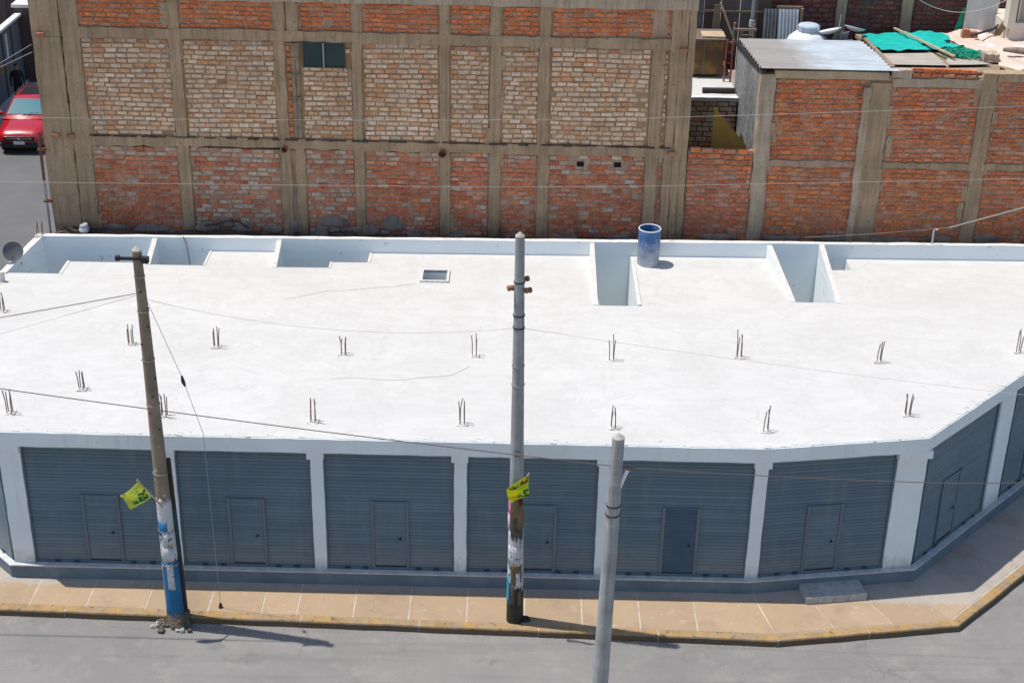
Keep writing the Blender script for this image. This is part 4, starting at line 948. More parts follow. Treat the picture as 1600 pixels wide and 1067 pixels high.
# grey hanging sheet, green corner, olive plank, cream window corner
def cloth(u, v): return (12.88+u*.90+.06*v*u, 12.75+.05*math.sin(u*9)+.10*(1-v), 7.45+v*1.25)
m = MB(); m.grid(cloth, 18, 8); nv = len(m.v); f0 = list(m.f); m.add([(q[0], q[1]+.012, q[2]) for q in m.v[:nv]], [f[::-1] for f in f0]); m.build('hanging_sheet', 'zinc_white', None, True, label='pale grey sheet hanging before the far brick wall', category='sheet')
MB().slab([(12.62, 12.9, 7.45), (12.86, 12.9, 7.45), (12.90, 12.9, 8.25), (12.84, 12.9, 8.25)], (0, 1, 0), .02).build('green_cloth', 'net_green', None, label='dark green cloth strip left of the grey hanging sheet', category='cloth')
MB().slab([(13.35, 11.6, 7.78), (13.62, 11.6, 7.80), (13.98, 11.6, 8.44), (13.86, 11.6, 8.50)], (0, 1, 0), .10).build('olive_plank', 'wood_old', None, label='dark olive plank propped by the cream window frame', category='plank')
CW = thing('cream_house', 'cream painted house corner with window at the top right edge', 'house')
MB().box(13.75, 20, 11.2, 13.4, 0, 8.14).build('wall', 'cream', CW)
for x0, x1, z0, z1 in ((13.62, 13.83, 8.15, 10), (13.83, 16, 8.15, 8.30)): MB().box(x0, x1, 11.1, 11.5, z0, z1).build('window_frame', 'cream', CW)
MB().box(13.83, 16, 11.3, 11.36, 8.3, 10).build('pane', 'board_grey', CW)
MB().box(13.92, 13.97, 11.24, 11.3, 8.3, 10).build('mullion', 'cream', CW)

# ------------------------------------------------------------------ side street on the left
FN = thing('street_fence', 'dark blue-grey metal fence with white cap along the side street', 'fence')
y = 17.0
while y < 30:
    L = 1.18; MB().box(-20.76, -20.70, y+.02, y+L-.02, .25, 2.92).build('fence_panel', 'fence_blue', FN)
    MB().box(-20.80, -20.66, y-.03, y+.018, 0, 2.94).build('fence_post', 'frame_dark', FN); y += L
MB().rough(-20.86, -20.60, 16.9, 30.1, 2.94, 3.03, .01, .4).build('fence_cap', 'fence_cap', FN)
MB().box(-20.80, -20.64, 16.9, 30.1, 0, .25).build('fence_base', 'concrete_plain', FN)
MB().box(-20.695, -20.68, 28.0, 28.25, 1.7, 2.7).build('notice', 'paper_white', FN)
MB().box(-20.695, -20.68, 26.9, 27.5, 1.3, 1.8).build('notice', 'paper_brown', FN)
BP = thing('brick_gatepost', 'brick gatepost with white cap at the end of the blue-grey fence', 'post')
MB().box(-20.9, -20.3, 30.15, 33.5, 0, 3.25).build('shaft', 'mortar_grey', BP); MB().box(-20.98, -20.2, 30.08, 33.6, 3.25, 3.38).build('cap', 'fence_cap', BP)
DH = thing('dark_house', 'dark brown house behind the street fence at the top left corner', 'house')
MB().box(-34, -22.2, 33, 44, 0, 6.5).build('wall', 'mortar_dark', DH); MB().box(-34.2, -22.0, 32.8, 44.2, 6.5, 6.7).build('roof', 'tin_brown', DH)
MB().rough(-24.5, -22.3, 30.5, 31.2, 2.1, 2.7, .05, .3).build('white_awning', 'fence_cap', None, label='small white awning behind the street fence', category='awning')
MB().prism([(-21.0, 16.9), (-20.0, 16.9), (-20.0, 60), (-21.0, 60)], -.02, .12).build('side_pavement', 'concrete_plain', kind='structure')

# red car, nose towards the camera
def make_car(loc, rz):
    c = thing('parked_car', 'red car with blue-tinted windscreen parked in the side street', 'car', loc, rz)
    # lower body: loft of cross-sections along y (nose at y = 0)
    st = [(0.0, .62, .36, .60), (.05, .76, .27, .70), (.16, .84, .23, .80), (.45, .885, .21, .90), (.95, .90, .21, .985), (1.25, .90, .21, 1.02), (2.2, .90, .21, 1.04), (3.3, .90, .21, 1.06), (3.95, .87, .24, 1.06), (4.22, .80, .30, 1.00), (4.32, .66, .42, .9)]
    m = MB(); vs = []; n = 12
    for yy, hw, z0, z1 in st:
        prof = [(-hw*.88, z0), (-hw*.99, z0+(z1-z0)*.22), (-hw, z0+(z1-z0)*.55), (-hw*.965, z0+(z1-z0)*.80), (-hw*.86, z0+(z1-z0)*.95), (-hw*.55, z1), (0, z1+.018)]
        prof = prof+[(-a, b) for a, b in prof[-2::-1]]; n = len(prof); vs += [(a, yy, b) for a, b in prof]
    fs = [(i*n+k, i*n+(k+1) % n, (i+1)*n+(k+1) % n, (i+1)*n+k) for i in range(len(st)-1) for k in range(n)]
    fs += [tuple(range(n))[::-1], tuple((len(st)-1)*n+k for k in range(n))]
    b = m.add(vs, fs).build('body', 'car_red', c); smooth_angle(b, 40)
    # cabin
    sec = [(1.05, .80, .80, 1.0, 1.01), (1.20, .80, .78, 1.0, 1.10), (1.90, .82, .62, 1.0, 1.555), (2.2, .82, .61, 1.0, 1.60), (3.3, .82, .60, 1.0, 1.60), (3.75, .80, .60, 1.0, 1.50), (4.15, .76, .66, 1.0, 1.10)]
    vs = []
    for yy, wb, wt_, z0, z1 in sec: vs += [(-wb, yy, z0), (-wt_-.015, yy, z1-.05), (-wt_+.08, yy, z1), (wt_-.08, yy, z1), (wt_+.015, yy, z1-.05), (wb, yy, z0)]
    fs = [(i*6+k, i*6+k+1, (i+1)*6+k+1, (i+1)*6+k) for i in range(len(sec)-1) for k in range(5)]+[(5, 4, 3, 2, 1, 0), tuple((len(sec)-1)*6+k for k in range(6))]
    smooth_angle(MB().add(vs, fs).build('cabin', 'car_red', c), 30)
    MB().slab([(-.70, 1.235, 1.135), (.70, 1.235, 1.135), (.55, 1.865, 1.535), (-.55, 1.865, 1.535)], (0, -.53, .85), .012).build('windscreen', 'car_glass', c)
    MB().slab([(-.46, 2.22, 1.604), (.46, 2.22, 1.604), (.46, 3.2, 1.604), (-.46, 3.2, 1.604)], (0, 0, 1), .01).build('sunroof', 'car_black', c)
    for s in (-1, 1):
        MB().slab([(s*.822, 1.45, 1.06), (s*.825, 2.35, 1.06), (s*.640, 2.35, 1.53), (s*.652, 1.95, 1.50)], (s*.9, 0, .4), .012).build('side_window', 'car_glass', c)
        MB().slab([(s*.825, 2.42, 1.06), (s*.82, 3.55, 1.08), (s*.64, 3.3, 1.52), (s*.640, 2.42, 1.53)], (s*.9, 0, .4), .012).build('side_window', 'car_glass', c)
        mr = lump('mirror', c, (s*.99, 1.5, 1.10), (.10, .07, .07), 'car_red', 3)
        MB().slab([(s*.80, .17, .62), (s*.84, .36, .66), (s*.74, .30, .80), (s*.44, .09, .72), (s*.44, .065, .63)], (0, -1, .35), .025).build('headlight', 'car_lamp', c)
        MB().tube([(s*.66, .035, .42), (s*.66, .02, .42)], .06, 12).build('fog_lamp', 'car_lamp', c)
        for yy in (.82, 3.45):
            wh = link('wheel', None, c, (s*.80, yy, .32)); wh.rotation_euler.y = RD(90)
            smooth_angle(MB().lathe([(.20, -.10), (.29, -.11), (.32, -.07), (.32, .07), (.29, .11), (.20, .10)], 28).build('tyre', 'tyre', wh))
            smooth_angle(MB().lathe([(.01, .06), (.06, .07), (.10, .04), (.19, .05), (.205, .085), (.205, -.085), (.01, -.06)], 24).build('rim', 'metal_grey', wh))
        MB().tube([(s*.62, 1.3+.9, 1.63), (s*.60, 3.5, 1.60)], .018, 6).build('roof_rail', 'car_black', c)
    MB().box(-.56, .56, -.030, .06, .53, .68).build('grille', 'car_black', c)
    MB().box(-.66, .66, -.036, .06, .27, .46).build('lower_grille', 'car_black', c)
    MB().box(-.48, .48, -.040, -.03, .605, .622).build('grille_bar', 'car_chrome', c)
    MB().tube([(0, -.035, .615), (0, -.050, .615)], .045, 14).build('badge', 'car_chrome', c)
    MB().box(-.20, .20, -.052, -.036, .40, .52).build('number_plate', 'plastic_white', c)
    for s in (-1, 1): MB().tube([(s*.1-.1, 1.16, 1.075), (s*.1+.35*1, 1.30, 1.19)], .012, 5).build('wiper', 'car_black', c)
make_car((-18.42, 21.55, 0), RD(2))

# person in black beside the fence, standing behind the car
def make_person(loc, rz):
    root = thing('person', 'person in black clothes standing by the street fence behind the red car', 'person', loc, rz)
    J = [((0, 0, .95), .15), ((0, 0, 1.15), .14), ((0, 0, 1.36), .155), ((0, 0, 1.47), .07), ((0, -.01, 1.54), .058), ((0, -.02, 1.62), .095), ((0, -.01, 1.70), .085),
         ((.10, 0, .90), .10), ((.12, -.01, .50), .068), ((.13, .02, .09), .045), ((.14, -.14, .035), .04),
         ((-.10, 0, .90), .10), ((-.12, -.01, .50), .068), ((-.13, .02, .09), .045), ((-.14, -.14, .035), .04),
         ((.19, 0, 1.40), .062), ((.25, .03, 1.12), .047), ((.25, -.05, .87), .034), ((.25, -.08, .78), .030),
         ((-.19, 0, 1.40), .062), ((-.25, .03, 1.12), .047), ((-.25, -.05, .87), .034), ((-.25, -.08, .78), .030)]
    E_ = [(0, 1), (1, 2), (2, 3), (3, 4), (4, 5), (5, 6), (0, 7), (7, 8), (8, 9), (9, 10), (0, 11), (11, 12), (12, 13), (13, 14), (2, 15), (15, 16), (16, 17), (17, 18), (2, 19), (19, 20), (20, 21), (21, 22)]
    me = bpy.data.meshes.new('body'); me.from_pydata([j[0] for j in J], E_, []); tmp = bpy.data.objects.new('tmp', me); col.objects.link(tmp)
    sk = tmp.modifiers.new('s', 'SKIN'); sb = tmp.modifiers.new('b', 'SUBSURF'); sb.levels = 2; sk.use_smooth_shade = True
    for i, sv in enumerate(me.skin_vertices[0].data): sv.radius = (J[i][1], J[i][1]*.85); sv.use_root = (i == 0)
    dg = bpy.context.evaluated_depsgraph_get(); nm = bpy.data.meshes.new_from_object(tmp.evaluated_get(dg)); bpy.data.objects.remove(tmp)
    nm.materials.clear()
    for k in ('cloth_black', 'skin'): nm.materials.append(MATS[k])
    for p in nm.polygons:
        p.use_smooth = True; p.material_index = 1 if (p.center.z > 1.49 or (abs(p.center.x) > .19 and p.center.z < .86)) else 0
    body = link('body', nm, root)
    lump('hair', root, (0, .005, 1.70), (.088, .10, .075), 'hair_black', 11)
    for s in (-1, 1): lump('eye', root, (s*.03, -.10, 1.635), (.010, .006, .008), 'hair_black', 5)
    lump('nose', root, (0, -.112, 1.61), (.013, .018, .022), 'skin', 6); MB().box(-.024, .024, -.105, -.098, 1.572, 1.580).build('mouth', 'terracotta', root)
    for s in (-1, 1):
        lump('ear', root, (s*.088, -.01, 1.63), (.014, .022, .032), 'skin', 8)
        for k in range(4):
            x = s*.25+(k-1.5)*.016; L = (.070, .082, .078, .062)[k]
            MB().tube([(x, -.085, .765), (x, -.093, .765-L*.5), (x, -.087, .765-L)], [.009, .0085, .007], 6).build('finger', 'skin', root)
        MB().tube([(s*.25-s*.025, -.08, .80), (s*.25-s*.045, -.10, .775), (s*.25-s*.045, -.105, .745)], [.011, .010, .008], 6).build('thumb', 'skin', root)
make_person((-20.02, 26.9, .12), RD(20))

# satellite dish outside the side parapet
sd = thing('satellite_dish', 'grey satellite dish with pale rim outside the left parapet', 'satellite dish', (-12.56, 3.05, 3.96)); sd.scale = (.85, .85, .85)
d = MB().lathe([(.01, 0), (.10, .006), (.20, .028), (.29, .065), (.29, .078), (.20, .042), (.10, .02), (.01, .014)], 30).build('reflector', 'dish_grey', sd); d.rotation_euler = (RD(62), 0, RD(20)); d.location = (0, 0, .17); smooth_angle(d)
rm = MB().tube([(.292*math.cos(a/30*6.2832), .292*math.sin(a/30*6.2832), .072) for a in range(31)], .009, 6, cap=False).build('rim', 'metal_grey', sd); rm.rotation_euler = d.rotation_euler; rm.location = (0, 0, .17)
MB().tube([(0, .06, .15), (.02, .1, -.1), (.19, .1, -.25)], .018, 6).build('mount_arm', 'metal_dark', sd); MB().tube([(0, 0, .0), (.05, -.28, .12)], .009, 5).build('feed_arm', 'metal_dark', sd)
# rusty service mast at the tall house's corner
t = MB(); t.tube([(-12.36, 5.46, 2.0), (-12.36, 5.46, 5.1)], .035, 8); rp = t.build('service_mast', 'metal_grey', None, label='thin rusty pipe mast at the left corner of the tall brick house', category='mast')
MB().tube([(-12.36, 5.46, 5.1), (-12.35, 5.46, 6.40)], .04, 8).build('rusty_sleeve', 'rust', rp)
for z in (4.5, 5.9): MB().box(-12.42, -12.22, 5.40, 5.54, z, z+.05).build('clamp', 'rust', rp)
lump('plastic_bag', None, (-11.42, 5.30, 3.86), (.14, .10, .10), 'plastic_white', 21); bpy.data.objects['plastic_bag']['label'] = 'crumpled white plastic bag at the foot of the plastered corner'; bpy.data.objects['plastic_bag']['category'] = 'bag'

# ------------------------------------------------------------------ blue drum
DR = thing('plastic_drum', 'blue open-topped plastic drum with pale lower part standing on the white roof', 'drum', (3.26, 4.02, ZR))
smooth_angle(MB().lathe([(.272, .0), (.278, .03), (.278, .36), (.281, .37)], 40).build('lower_body', 'drum_blue', DR))
smooth_angle(MB().lathe([(.281, .37), (.280, .80), (.286, .93), (.282, .955), (.255, .955), (.252, .90), (.250, .06), (.01, .05)], 40).build('body', 'drum_blue', DR), 50)
t = MB(); t.tube([(.272*math.cos(a/40*6.2832), .272*math.sin(a/40*6.2832), .958) for a in range(41)], .018, 8, cap=False); t.build('rim', 'drum_rim', DR, True)
MB().lathe([(.01, .001), (.272, .001)], 40).build('base', 'drum_pale', DR)

# ------------------------------------------------------------------ poles
def pole(name, label, base, top_, r0, r1, mat, cap='pole_cap', z0=.0):
    o = thing(name, label, 'utility pole', (base[0], base[1], z0))
    B = Vector((0, 0, -.2)); T = Vector((top_[0]-base[0], top_[1]-base[1], top_[2]-z0)); n = 14
    pts = [B+(T-B)*i/n for i in range(n+1)]; rs = [r0+(r1-r0)*i/n for i in range(n+1)]
    smooth_angle(MB().tube(pts, rs, 24).build('shaft', mat, o), 50)
    m = MB(); m.tube([T+Vector((0, 0, .0)), T+Vector((0, 0, .03)), T+Vector((0, 0, .10))], [r1*1.02, r1*1.02, r1*.15], 18); smooth_angle(m.build('cap', cap, o), 30)
    def axis(z): 
        t = (z-z0-B.z)/(T.z-B.z); p = B+(T-B)*t; return Vector((p.x, p.y, z-z0)), r0+(r1-r0)*t
    return o, axis
def sleeve(o, axis, za, zb, a0, a1, mat, off=.004, name='poster', jag=.05, n=20):
    """a piece of paper or a band of paint wrapped round the pole between two angles (degrees, -90 faces the street)"""
    m = MB(); nz = max(2, int((zb-za)/.12)); R = random.Random(int(za*1000)+int(a0)); rows = []
    tj = [R.uniform(-jag, jag) for _ in range(n+1)]; bj = [R.uniform(-jag, jag) for _ in range(n+1)]
    if a1-a0 >= 359: tj[-1] = tj[0]; bj[-1] = bj[0]
    for lay in (0, 1):
        for j in range(nz+1):
            for i in range(n+1):
                t = j/nz; z = (za+bj[i])*(1-t)+(zb+tj[i])*t; c, r = axis(z); a = RD(a0+(a1-a0)*i/n); rr = r+off*(1-lay)-.001*lay
                rows.append((c.x+rr*math.cos(a), c.y+rr*math.sin(a), c.z))
    W = n+1; K = W*(nz+1)
    fs = [(j*W+i, j*W+i+1, (j+1)*W+i+1, (j+1)*W+i) for j in range(nz) for i in range(n)]
    fs += [tuple(q+K for q in f[::-1]) for f in fs]
    fs += [(i, i+1, K+i+1, K+i) for i in range(n)]+[(nz*W+i, nz*W+i+1, K+nz*W+i+1, K+nz*W+i) for i in range(n)]
    me = m.add(rows, fs).mesh(name, mat, True); return link(name, me, o)
def band(o, axis, z, mat='metal_dark', name='strap', h=.03):
    c, r = axis(z); return smooth_angle(MB().lathe([(r+.001, c.z-h/2), (r+.012, c.z-h/2), (r+.012, c.z+h/2), (r+.001, c.z+h/2)], 24, (c.x, c.y)).build(name, mat, o), 30)
def marks(o, axis, za, zb, a0, a1, k, mat, seed, sz=.035, name='print'):
    """short broken strokes of lettering, wrapped on the pole, as faint as in the picture"""
    R = random.Random(seed); m = MB()
    for _ in range(k):
        z = R.uniform(za, zb); a = R.uniform(a0, a1); w_ = R.uniform(.3, 1.)*sz; h_ = R.uniform(.4, 1.2)*sz; c, r = axis(z); da = math.degrees(w_/r)
        q = [(c.x+(r+.007)*math.cos(RD(a+e*da)), c.y+(r+.007)*math.sin(RD(a+e*da)), c.z+f*h_) for e, f in ((-.5, -.5), (.5, -.4), (.5, .5), (-.4, .5))]
        m.add(q, [(0, 1, 2, 3)])
    return m.build(name, mat, o)

# left pole: brown concrete, painted and papered foot, cable duct on its right
P1, ax1 = pole('utility_pole', 'brown concrete utility pole with white and blue painted foot, leftmost pole', (-6.84, -6.38), (-6.92, -6.38, 8.24), .180, .085, 'pole_brown')
sleeve(P1, ax1, .32, 1.62, 0, 360, 'pole_blue', .004, 'paint_band', .10, 40)
sleeve(P1, ax1, 1.60, 3.02, 0, 360, 'pole_white', .003, 'paint_band', .06, 40)
sleeve(P1, ax1, 2.20, 2.50, -150, -70, 'paper_blue', .008)
sleeve(P1, ax1, 1.95, 2.28, -110, -20, 'paper_white', .009, jag=.02)
sleeve(P1, ax1, 1.62, 1.92, -140, -40, 'paper_white', .008, jag=.03)
sleeve(P1, ax1, .95, 1.55, -105, -60, 'paper_white', .008, jag=.04)
sleeve(P1, ax1, .75, 1.45, -178, -150, 'paper_white', .007, jag=.06)
marks(P1, ax1, 1.66, 2.35, -140, -35, 34, 'ink_dark', 3, .04)
marks(P1, ax1, 1.0, 1.5, -104, -62, 14, 'paper_blue', 4, .05)
m = MB(); p0, r0_ = ax1(.3); p1, r1_ = ax1(3.88)
m.tube([p0+Vector((r0_+.03, .04, -.1)), p1+Vector((r1_+.03, .04, 0))], .045, 10); m.build('cable_duct', 'pole_black', P1)
m = MB(); q0, _ = ax1(1.7); q1, _ = ax1(2.75); m.tube([q0+Vector((.192, .03, 0)), q1+Vector((.178, .03, 0))], .047, 8); m.build('green_duct_wrap', 'duct_teal', P1)
for z in (1.5, 2.3, 3.0, 3.6): band(P1, ax1, z, 'metal_grey', 'strap', .025)
for z in (5.1, 6.05, 7.05, 7.75): band(P1, ax1, z, 'metal_grey', 'wire_tie', .02)
c1, r1_ = ax1(8.12)
am = MB(); am.box(c1.x-.34, c1.x+.20, c1.y-.10, c1.y-.05, c1.z-.02, c1.z+.03); am.box(c1.x-.38, c1.x-.30, c1.y-.12, c1.y-.03, c1.z-.03, c1.z+.05); am.box(c1.x+.10, c1.x+.22, c1.y-.13, c1.y-.02, c1.z-.07, c1.z+.04); am.build('crossarm', 'metal_dark', P1)
for k in range(9):
    z = 4.6+k*.36; c, r = ax1(z); a = RD(random.uniform(-170, -10)); MB().tube([(c.x+r*.9*math.cos(a), c.y+r*.9*math.sin(a), c.z), (c.x+(r+.02)*math.cos(a), c.y+(r+.02)*math.sin(a), c.z)], .018, 6).build('bolt', 'metal_dark', P1)
for k in range(26):
    a = random.uniform(0, 6.28); r = random.uniform(.17, .5); x = -6.84+math.cos(a)*r; y_ = -6.42+math.sin(a)*r*.7
    if y_ > kerb_y(x)+.15: continue
    lump('broken_chunk', P1, (x+6.84, y_+6.38, .03), (random.uniform(.03, .09), random.uniform(.03, .07), random.uniform(.02, .06)), 'broken_asphalt' if k % 3 else 'concrete_plain', 60+k)
lump('broken_collar', P1, (.02, -.02, .12), (.27, .23, .16), 'broken_asphalt', 91)

# middle pole: grey concrete, papered and black foot
P2, ax2 = pole('utility_pole', 'tall grey concrete utility pole with torn posters and black foot, middle of the picture', (.065, -6.20), (0, -6.20, 8.60), .172, .086, 'pole_grey')
sleeve(P2, ax2, .13, 1.00, 0, 360, 'pole_black', .005, 'paint_band', .12, 40)
sleeve(P2, ax2, 1.02, 2.40, 0, 360, 'pole_white', .003, 'paint_band', .05, 40)
sleeve(P2, ax2, .62, 1.30, -180, -140, 'paper_cyan', .009, jag=.04)
sleeve(P2, ax2, 1.12, 1.62, -125, -40, 'paper_brown', .009, jag=.09)
sleeve(P2, ax2, 1.05, 1.40, -85, -55, 'paper_white', .012, jag=.04)
sleeve(P2, ax2, .55, 1.12, -130, -95, 'paper_dark', .010, jag=.08)
sleeve(P2, ax2, .62, .95, -70, -45, 'paper_brown', .010, jag=.05)
sleeve(P2, ax2, 1.58, 2.02, -160, -30, 'paper_white', .010, jag=.03)
sleeve(P2, ax2, 1.98, 2.42, -85, -35, 'paper_white', .011, jag=.04)
sleeve(P2, ax2, 2.18, 2.80, -130, -30, 'paper_dark', .012, jag=.10)
sleeve(P2, ax2, 2.45, 2.98, -80, -25, 'paper_brown', .014, jag=.03)
sleeve(P2, ax2, 2.72, 3.20, -125, -70, 'paper_brown', .013, jag=.02)
sleeve(P2, ax2, 2.72, 3.20, -68, -30, 'paper_maroon', .013, jag=.02)
sleeve(P2, ax2, 2.72, 3.15, -185, -135, 'paper_pink', .014, jag=.02)
sleeve(P2, ax2, 2.40, 2.72, -190, -138, 'paper_pale_pink', .020, jag=.05)
marks(P2, ax2, 1.1, 2.1, -150, -35, 46, 'ink_dark', 9, .045)
marks(P2, ax2, 2.5, 2.68, -170, -150, 4, 'paper_maroon', 10, .03)
for z in (6.80, 7.72, 7.05, 6.0, 5.6): band(P2, ax2, z, 'metal_dark' if z > 6.5 else 'metal_grey', 'strap', .025)
for z in (4.1, 4.2):
    for a in (-100, -75):
        c, r = ax2(z); MB().tube([(c.x+r*.8*math.cos(RD(a)), c.y+r*.8*math.sin(RD(a)), c.z), (c.x+(r+.006)*math.cos(RD(a)), c.y+(r+.006)*math.sin(RD(a)), c.z)], .016, 8).build('bolt_hole', 'metal_dark', P2)
for dx, dz, dy in ((-.15, 7.60, -.02), (.17, 7.58, -.06), (.12, 7.76, .05)):
    c, r = ax2(dz); i_ = MB(); i_.lathe([(.01, -.07), (.05, -.07), (.06, -.03), (.04, -.01), (.06, .02), (.045, .06), (.01, .07)], 14); io = i_.build('insulator', 'insulator', P2); io.location = (c.x+dx, c.y+dy, c.z); io.rotation_euler = (0, RD(90), RD(20)); smooth_angle(io)
    MB().tube([(c.x, c.y, c.z), (c.x+dx, c.y+dy, c.z)], .012, 6).build('insulator_pin', 'metal_dark', P2)
lump('foot_collar', P2, (.09, .02, .15), (.16, .12, .07), 'pole_black', 77)

# nearest pole, its foot below the picture
P3, ax3 = pole('utility_pole', 'pale grey concrete pole nearest the camera, with black straps and wire bracket', (1.44, -11.5), (1.57, -11.5, 7.50), .165, .096, 'pole_grey', z0=.14)
for z in (6.32, 6.15): band(P3, ax3, z, 'metal_dark', 'strap', .02)
c, r = ax3(6.55); MB().tube([(c.x+.05, c.y-.02, c.z+.02), (c.x+.13, c.y-.03, c.z+.28), (c.x+.19, c.y-.03, c.z+.44)], .032, 8).build('wire_bracket', 'plastic_white', P3)
io = smooth_angle(MB().lathe([(.01, 0), (.03, 0), (.04, .03), (.03, .06), (.01, .07)], 12).build('insulator', 'insulator', P3)); io.location = (c.x+.19, c.y-.03, c.z+.42)
brk = Vector((1.44, -11.5, .14))+Vector((c.x+.19, c.y-.03, c.z+.46))

# ------------------------------------------------------------------ flags
def flag(name, label, foot, tip, corners, mat, seed, inks):
    """stick from foot to tip; cloth spanned between four corners (tip end, stick end, outer low, outer high)"""
    fo = thing(name, label, 'flag', foot)
    F = Vector(foot); MB().tube([(0, 0, 0), Vector(tip)-F], .016, 8).build('stick', 'wood_pale', fo)
    a = [Vector(c)-F for c in corners]; R = random.Random(seed); ph = R.uniform(0, 6)
    def fn(u, v, e=0):
        p = (a[0]*(1-u)+a[3]*u)*(1-v)+(a[1]*(1-u)+a[2]*u)*v
        wv = .035*u*math.sin(u*5+v*2+ph)+.015*math.sin(v*6+u*3)
        return (p.x, p.y-wv-e, p.z-.02*math.sin(u*3.1))
    m = MB(); m.grid(fn, 16, 12); k = len(m.v); f0 = list(m.f); m.add([(q[0], q[1]+.003, q[2]) for q in m.v[:k]], [f[::-1] for f in f0])
    cl = m.build('cloth', mat, fo, True)
    for (u0, u1, v0, v1, n, ik, sz) in inks:
        m = MB()
        for _ in range(n):
            u, v = R.uniform(u0, u1), R.uniform(v0, v1); du, dv = sz*R.uniform(.4, 1), sz*R.uniform(.4, 1.2)
            q = [fn(u+e*du, v+f*dv, .005) for e, f in ((-.5, -.4), (.5, -.5), (.4, .5), (-.5, .5))]; m.add(q, [(0, 1, 2, 3)])
        m.build('print', ik, cl)
flag('street_flag', 'lime yellow flag on a short stick hanging left of the brown pole', (-6.86, -6.56, 2.92), (-7.25, -6.72, 3.62),
     [(-7.235, -6.72, 3.585), (-7.02, -6.63, 3.19), (-7.43, -6.74, 2.96), (-7.60, -6.80, 3.28)], 'flag_lime', 2,
     [(.10, .75, .70, .90, 26, 'ink_green', .10), (.15, .55, .15, .40, 10, 'ink_green', .06), (.75, .95, .02, .25, 8, 'ink_brown', .08), (.02, .45, .50, .72, 16, 'ink_green', .11)])
flag('street_flag', 'yellow and green flag on the grey pole above the pink poster', (-.05, -6.42, 3.10), (.27, -6.52, 3.84),
     [(.26, -6.52, 3.82), (-.16, -6.46, 3.42), (-.08, -6.46, 3.13), (.28, -6.54, 3.34)], 'flag_yellow', 5,
     [(.10, .26, .06, .85, 20, 'ink_dark', .09), (.55, .95, .02, .30, 16, 'ink_green', .14), (.70, .85, .35, .6, 6, 'ink_dark', .08)])

# ------------------------------------------------------------------ wires
def wire(name, label, pts, r, mat, sag=0, n=18):
    P = []
    for a, b in zip(pts[:-1], pts[1:]):
        a, b = Vector(a), Vector(b)
        for i in range(n): t = i/n; P.append(a+(b-a)*t-Vector((0, 0, sag*4*t*(1-t))))
    P.append(Vector(pts[-1])); return MB().tube(P, r, 5).build(name, mat, None, label=label, category='wire')
wire('wire', 'dark wire crossing the front of the white building down to the nearest pole', [(-24, -11.53, 9.9), (-7.8, -11.53, 8.15), tuple(brk)], .008, 'wire_brown', .04)
wire('wire', 'thin wire running right from the nearest pole bracket', [tuple(brk), (6.8, -11.53, 6.86), (24, -11.53, 7.6)], .007, 'wire_brown', .03)
t1 = Vector((-6.84, -6.38, 0))+ax1(7.38)[0]; t2 = Vector((.065, -6.20, 0))+ax2(6.82)[0]
wire('wire', 'thick twisted cable coming in from the left to the brown pole', [(-22, -6.6, 4.6), (t1.x-.1, t1.y-.03, t1.z+.03)], .011, 'wire_grey', .10)
wire('wire', 'thin wire below the thick cable left of the brown pole', [(-22, -6.6, 2.9), (t1.x-.1, t1.y-.03, t1.z-.01)], .004, 'wire_pale', .10)
wire('wire', 'pale wire strung between the brown pole and the middle grey pole', [(t1.x+.1, t1.y-.1, t1.z-.05), (t2.x-.1, t2.y-.1, t2.z)], .004, 'wire_pale', .32)
wire('wire', 'pale wire running right from the middle grey pole over the roof', [(t2.x+.1, t2.y-.1, t2.z), (20, -6.9, 5.2)], .0035, 'wire_pale', .25)
gz = wire('wire', 'guy wire from the brown pole down to the pavement with a black clamp', [(t1.x+.06, t1.y-.03, t1.z), (-6.33, -6.2, 5.55), (-6.05, -6.1, 4.31), (-6.0, -6.02, .16)], .0055, 'wire_grey', 0, 4)
MB().tube([(-6.345, -6.2, 5.62), (-6.33, -6.2, 5.50), (-6.30, -6.2, 5.40)], [.02, .04, .02], 8).build('clamp', 'metal_dark', gz)
MB().tube([(-6.0, -6.02, .14), (-6.0, -6.02, .26)], [.05, .025], 8).build('anchor', 'metal_dark', gz)
wire('wire', 'upper pale wire stretched across the brick walls', [(-20, 5.05, 6.85), (-5, 4.95, 7.04), (3, 4.95, 7.27), (20, 4.95, 8.25)], .004, 'wire_pale', .02)
wire('wire', 'lower pale wire stretched across the brick walls', [(-20, 5.0, 5.16), (-3.5, 4.95, 5.33), (3, 4.95, 5.47), (20, 4.95, 6.25)], .004, 'wire_pale', .02)
wire('wire', 'sagging washing line at the top right corner', [(10.7, 10, 9.2), (13.2, 10, 9.25)], .009, 'wire_pale', .38)
wire('pipe', 'pale bent pipe rising to the right above the rear parapet', [(11.02, 4.95, 4.52), (16, 4.95, 6.15)], .022, 'wire_grey', 0, 3)
wire('wire', 'thin cable lying along the rear parapet on the right', [(7.3, 4.78, 4.24), (11.02, 4.9, 4.55)], .006, 'wire_grey', .03)
t = MB(); t.tube([(10.58, 4.72, 3.9), (10.58, 4.72, 4.52), (10.62, 4.72, 4.57), (10.68, 4.70, 4.55)], .022, 7); t.build('vent_pipe', 'wire_pale', None, label='short bent vent pipe at the rear parapet on the right', category='pipe')
t = MB(); t.tube([(-8.55, 4.12, 4.16), (-8.5, 4.14, 4.0), (-8.42, 4.05, 3.5), (-8.40, 4.05, 2.4)], .018, 7); t.build('drain_pipe', 'wire_grey', None, label='thin pipe running down into the second roof opening', category='pipe')
for za, zb, yb, lab in ((3.0, 8.66, 5.52, 'upper wire slanting from the tall house corner over the side street'), (3.9, 8.47, 5.50, 'lower wire slanting from the tall house corner over the side street')):
    wire('wire', lab, [(-22, yb+.1, za), (-12.27, yb, zb)], .009, 'wire_grey', .02)
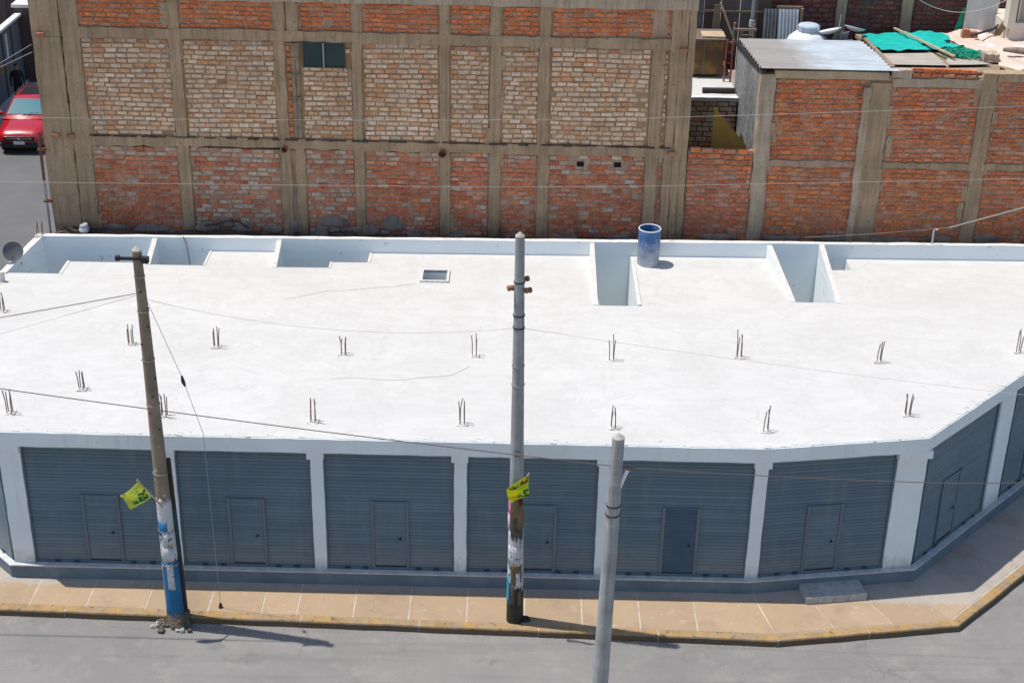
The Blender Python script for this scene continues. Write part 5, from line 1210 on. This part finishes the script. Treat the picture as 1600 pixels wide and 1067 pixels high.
wire('wire', 'topmost wire slanting over the side street at the top left corner', [(-26, 26, 3.2), (-13.2, 26.5, 12.2)], .012, 'wire_grey', .02)
# loose cables on the roof
def loose(label, pts):
    P = []
    for a, b in zip(pts[:-1], pts[1:]):
        for i in range(8): q = lerp(a, b, i/8); P.append((q[0], q[1]+.03*math.sin(q[0]*5), ZR+.006))
    MB().tube(P, .0035, 5).build('loose_cable', 'wire_pale', None, label=label, category='cable')
loose('thin cable lying on the white roof between the two middle bar rows', [(-4.0, -2.6), (-2.4, -2.62), (-1.4, -2.3), (-1.0, -1.9)])
loose('thin cable lying on the white roof left of the skylight', [(-5.6, 1.4), (-4.6, 1.9), (-3.2, 2.2), (-2.5, 2.5)])

# grit and litter swept against the kerb
R = random.Random(12); gr = MB()
for k in range(620):
    x = R.uniform(-12, 6); y = kerb_y(x)-.03-abs(R.gauss(0, .16)); q = R.uniform(.006, .022)
    gr.add([(x-q, y-q*.6, -.002), (x+q, y-q*.5, -.002), (x+q*.3, y+q, -.002), (x+q*.1, y, q*1.1)], [(0, 1, 3), (1, 2, 3), (2, 0, 3)])
gr.build('grit', 'paving_joint', None, kind='stuff', label='loose grit and stones swept against the kerb', category='grit')
R = random.Random(31); gr = MB()
for k in range(160):
    x = R.uniform(-12, 14); y = R.uniform(-4.9, 4.1); q = R.uniform(.006, .02)
    if any(inside((x, y), wl) for wl in wells) or not inside((x, y), edge): continue
    gr.add([(x-q, y-q*.6, ZR-.002), (x+q, y-q*.5, ZR-.002), (x+q*.3, y+q, ZR-.002), (x+q*.1, y, ZR+q)], [(0, 1, 3), (1, 2, 3), (2, 0, 3)])
gr.build('roof_crumbs', 'broken_edge', None, kind='stuff', label='scattered crumbs of mortar on the white roof', category='debris')
# things of one kind share a group
GROUPS = {'utility_pole': 'concrete utility poles along the street', 'street_flag': 'small flags tied to the poles', 'wire': 'overhead wires', 'tarpaulin': 'green tarpaulins on the brick house roof', 'board': 'boards on the brick house roof', 'leaning_tin': 'metal sheets leaning on the far brick wall', 'loose_cable': 'loose cables on the white roof'}
for o in bpy.data.objects:
    k = o.name.split('.')[0]
    if o.parent is None and k in GROUPS: o['group'] = GROUPS[k]
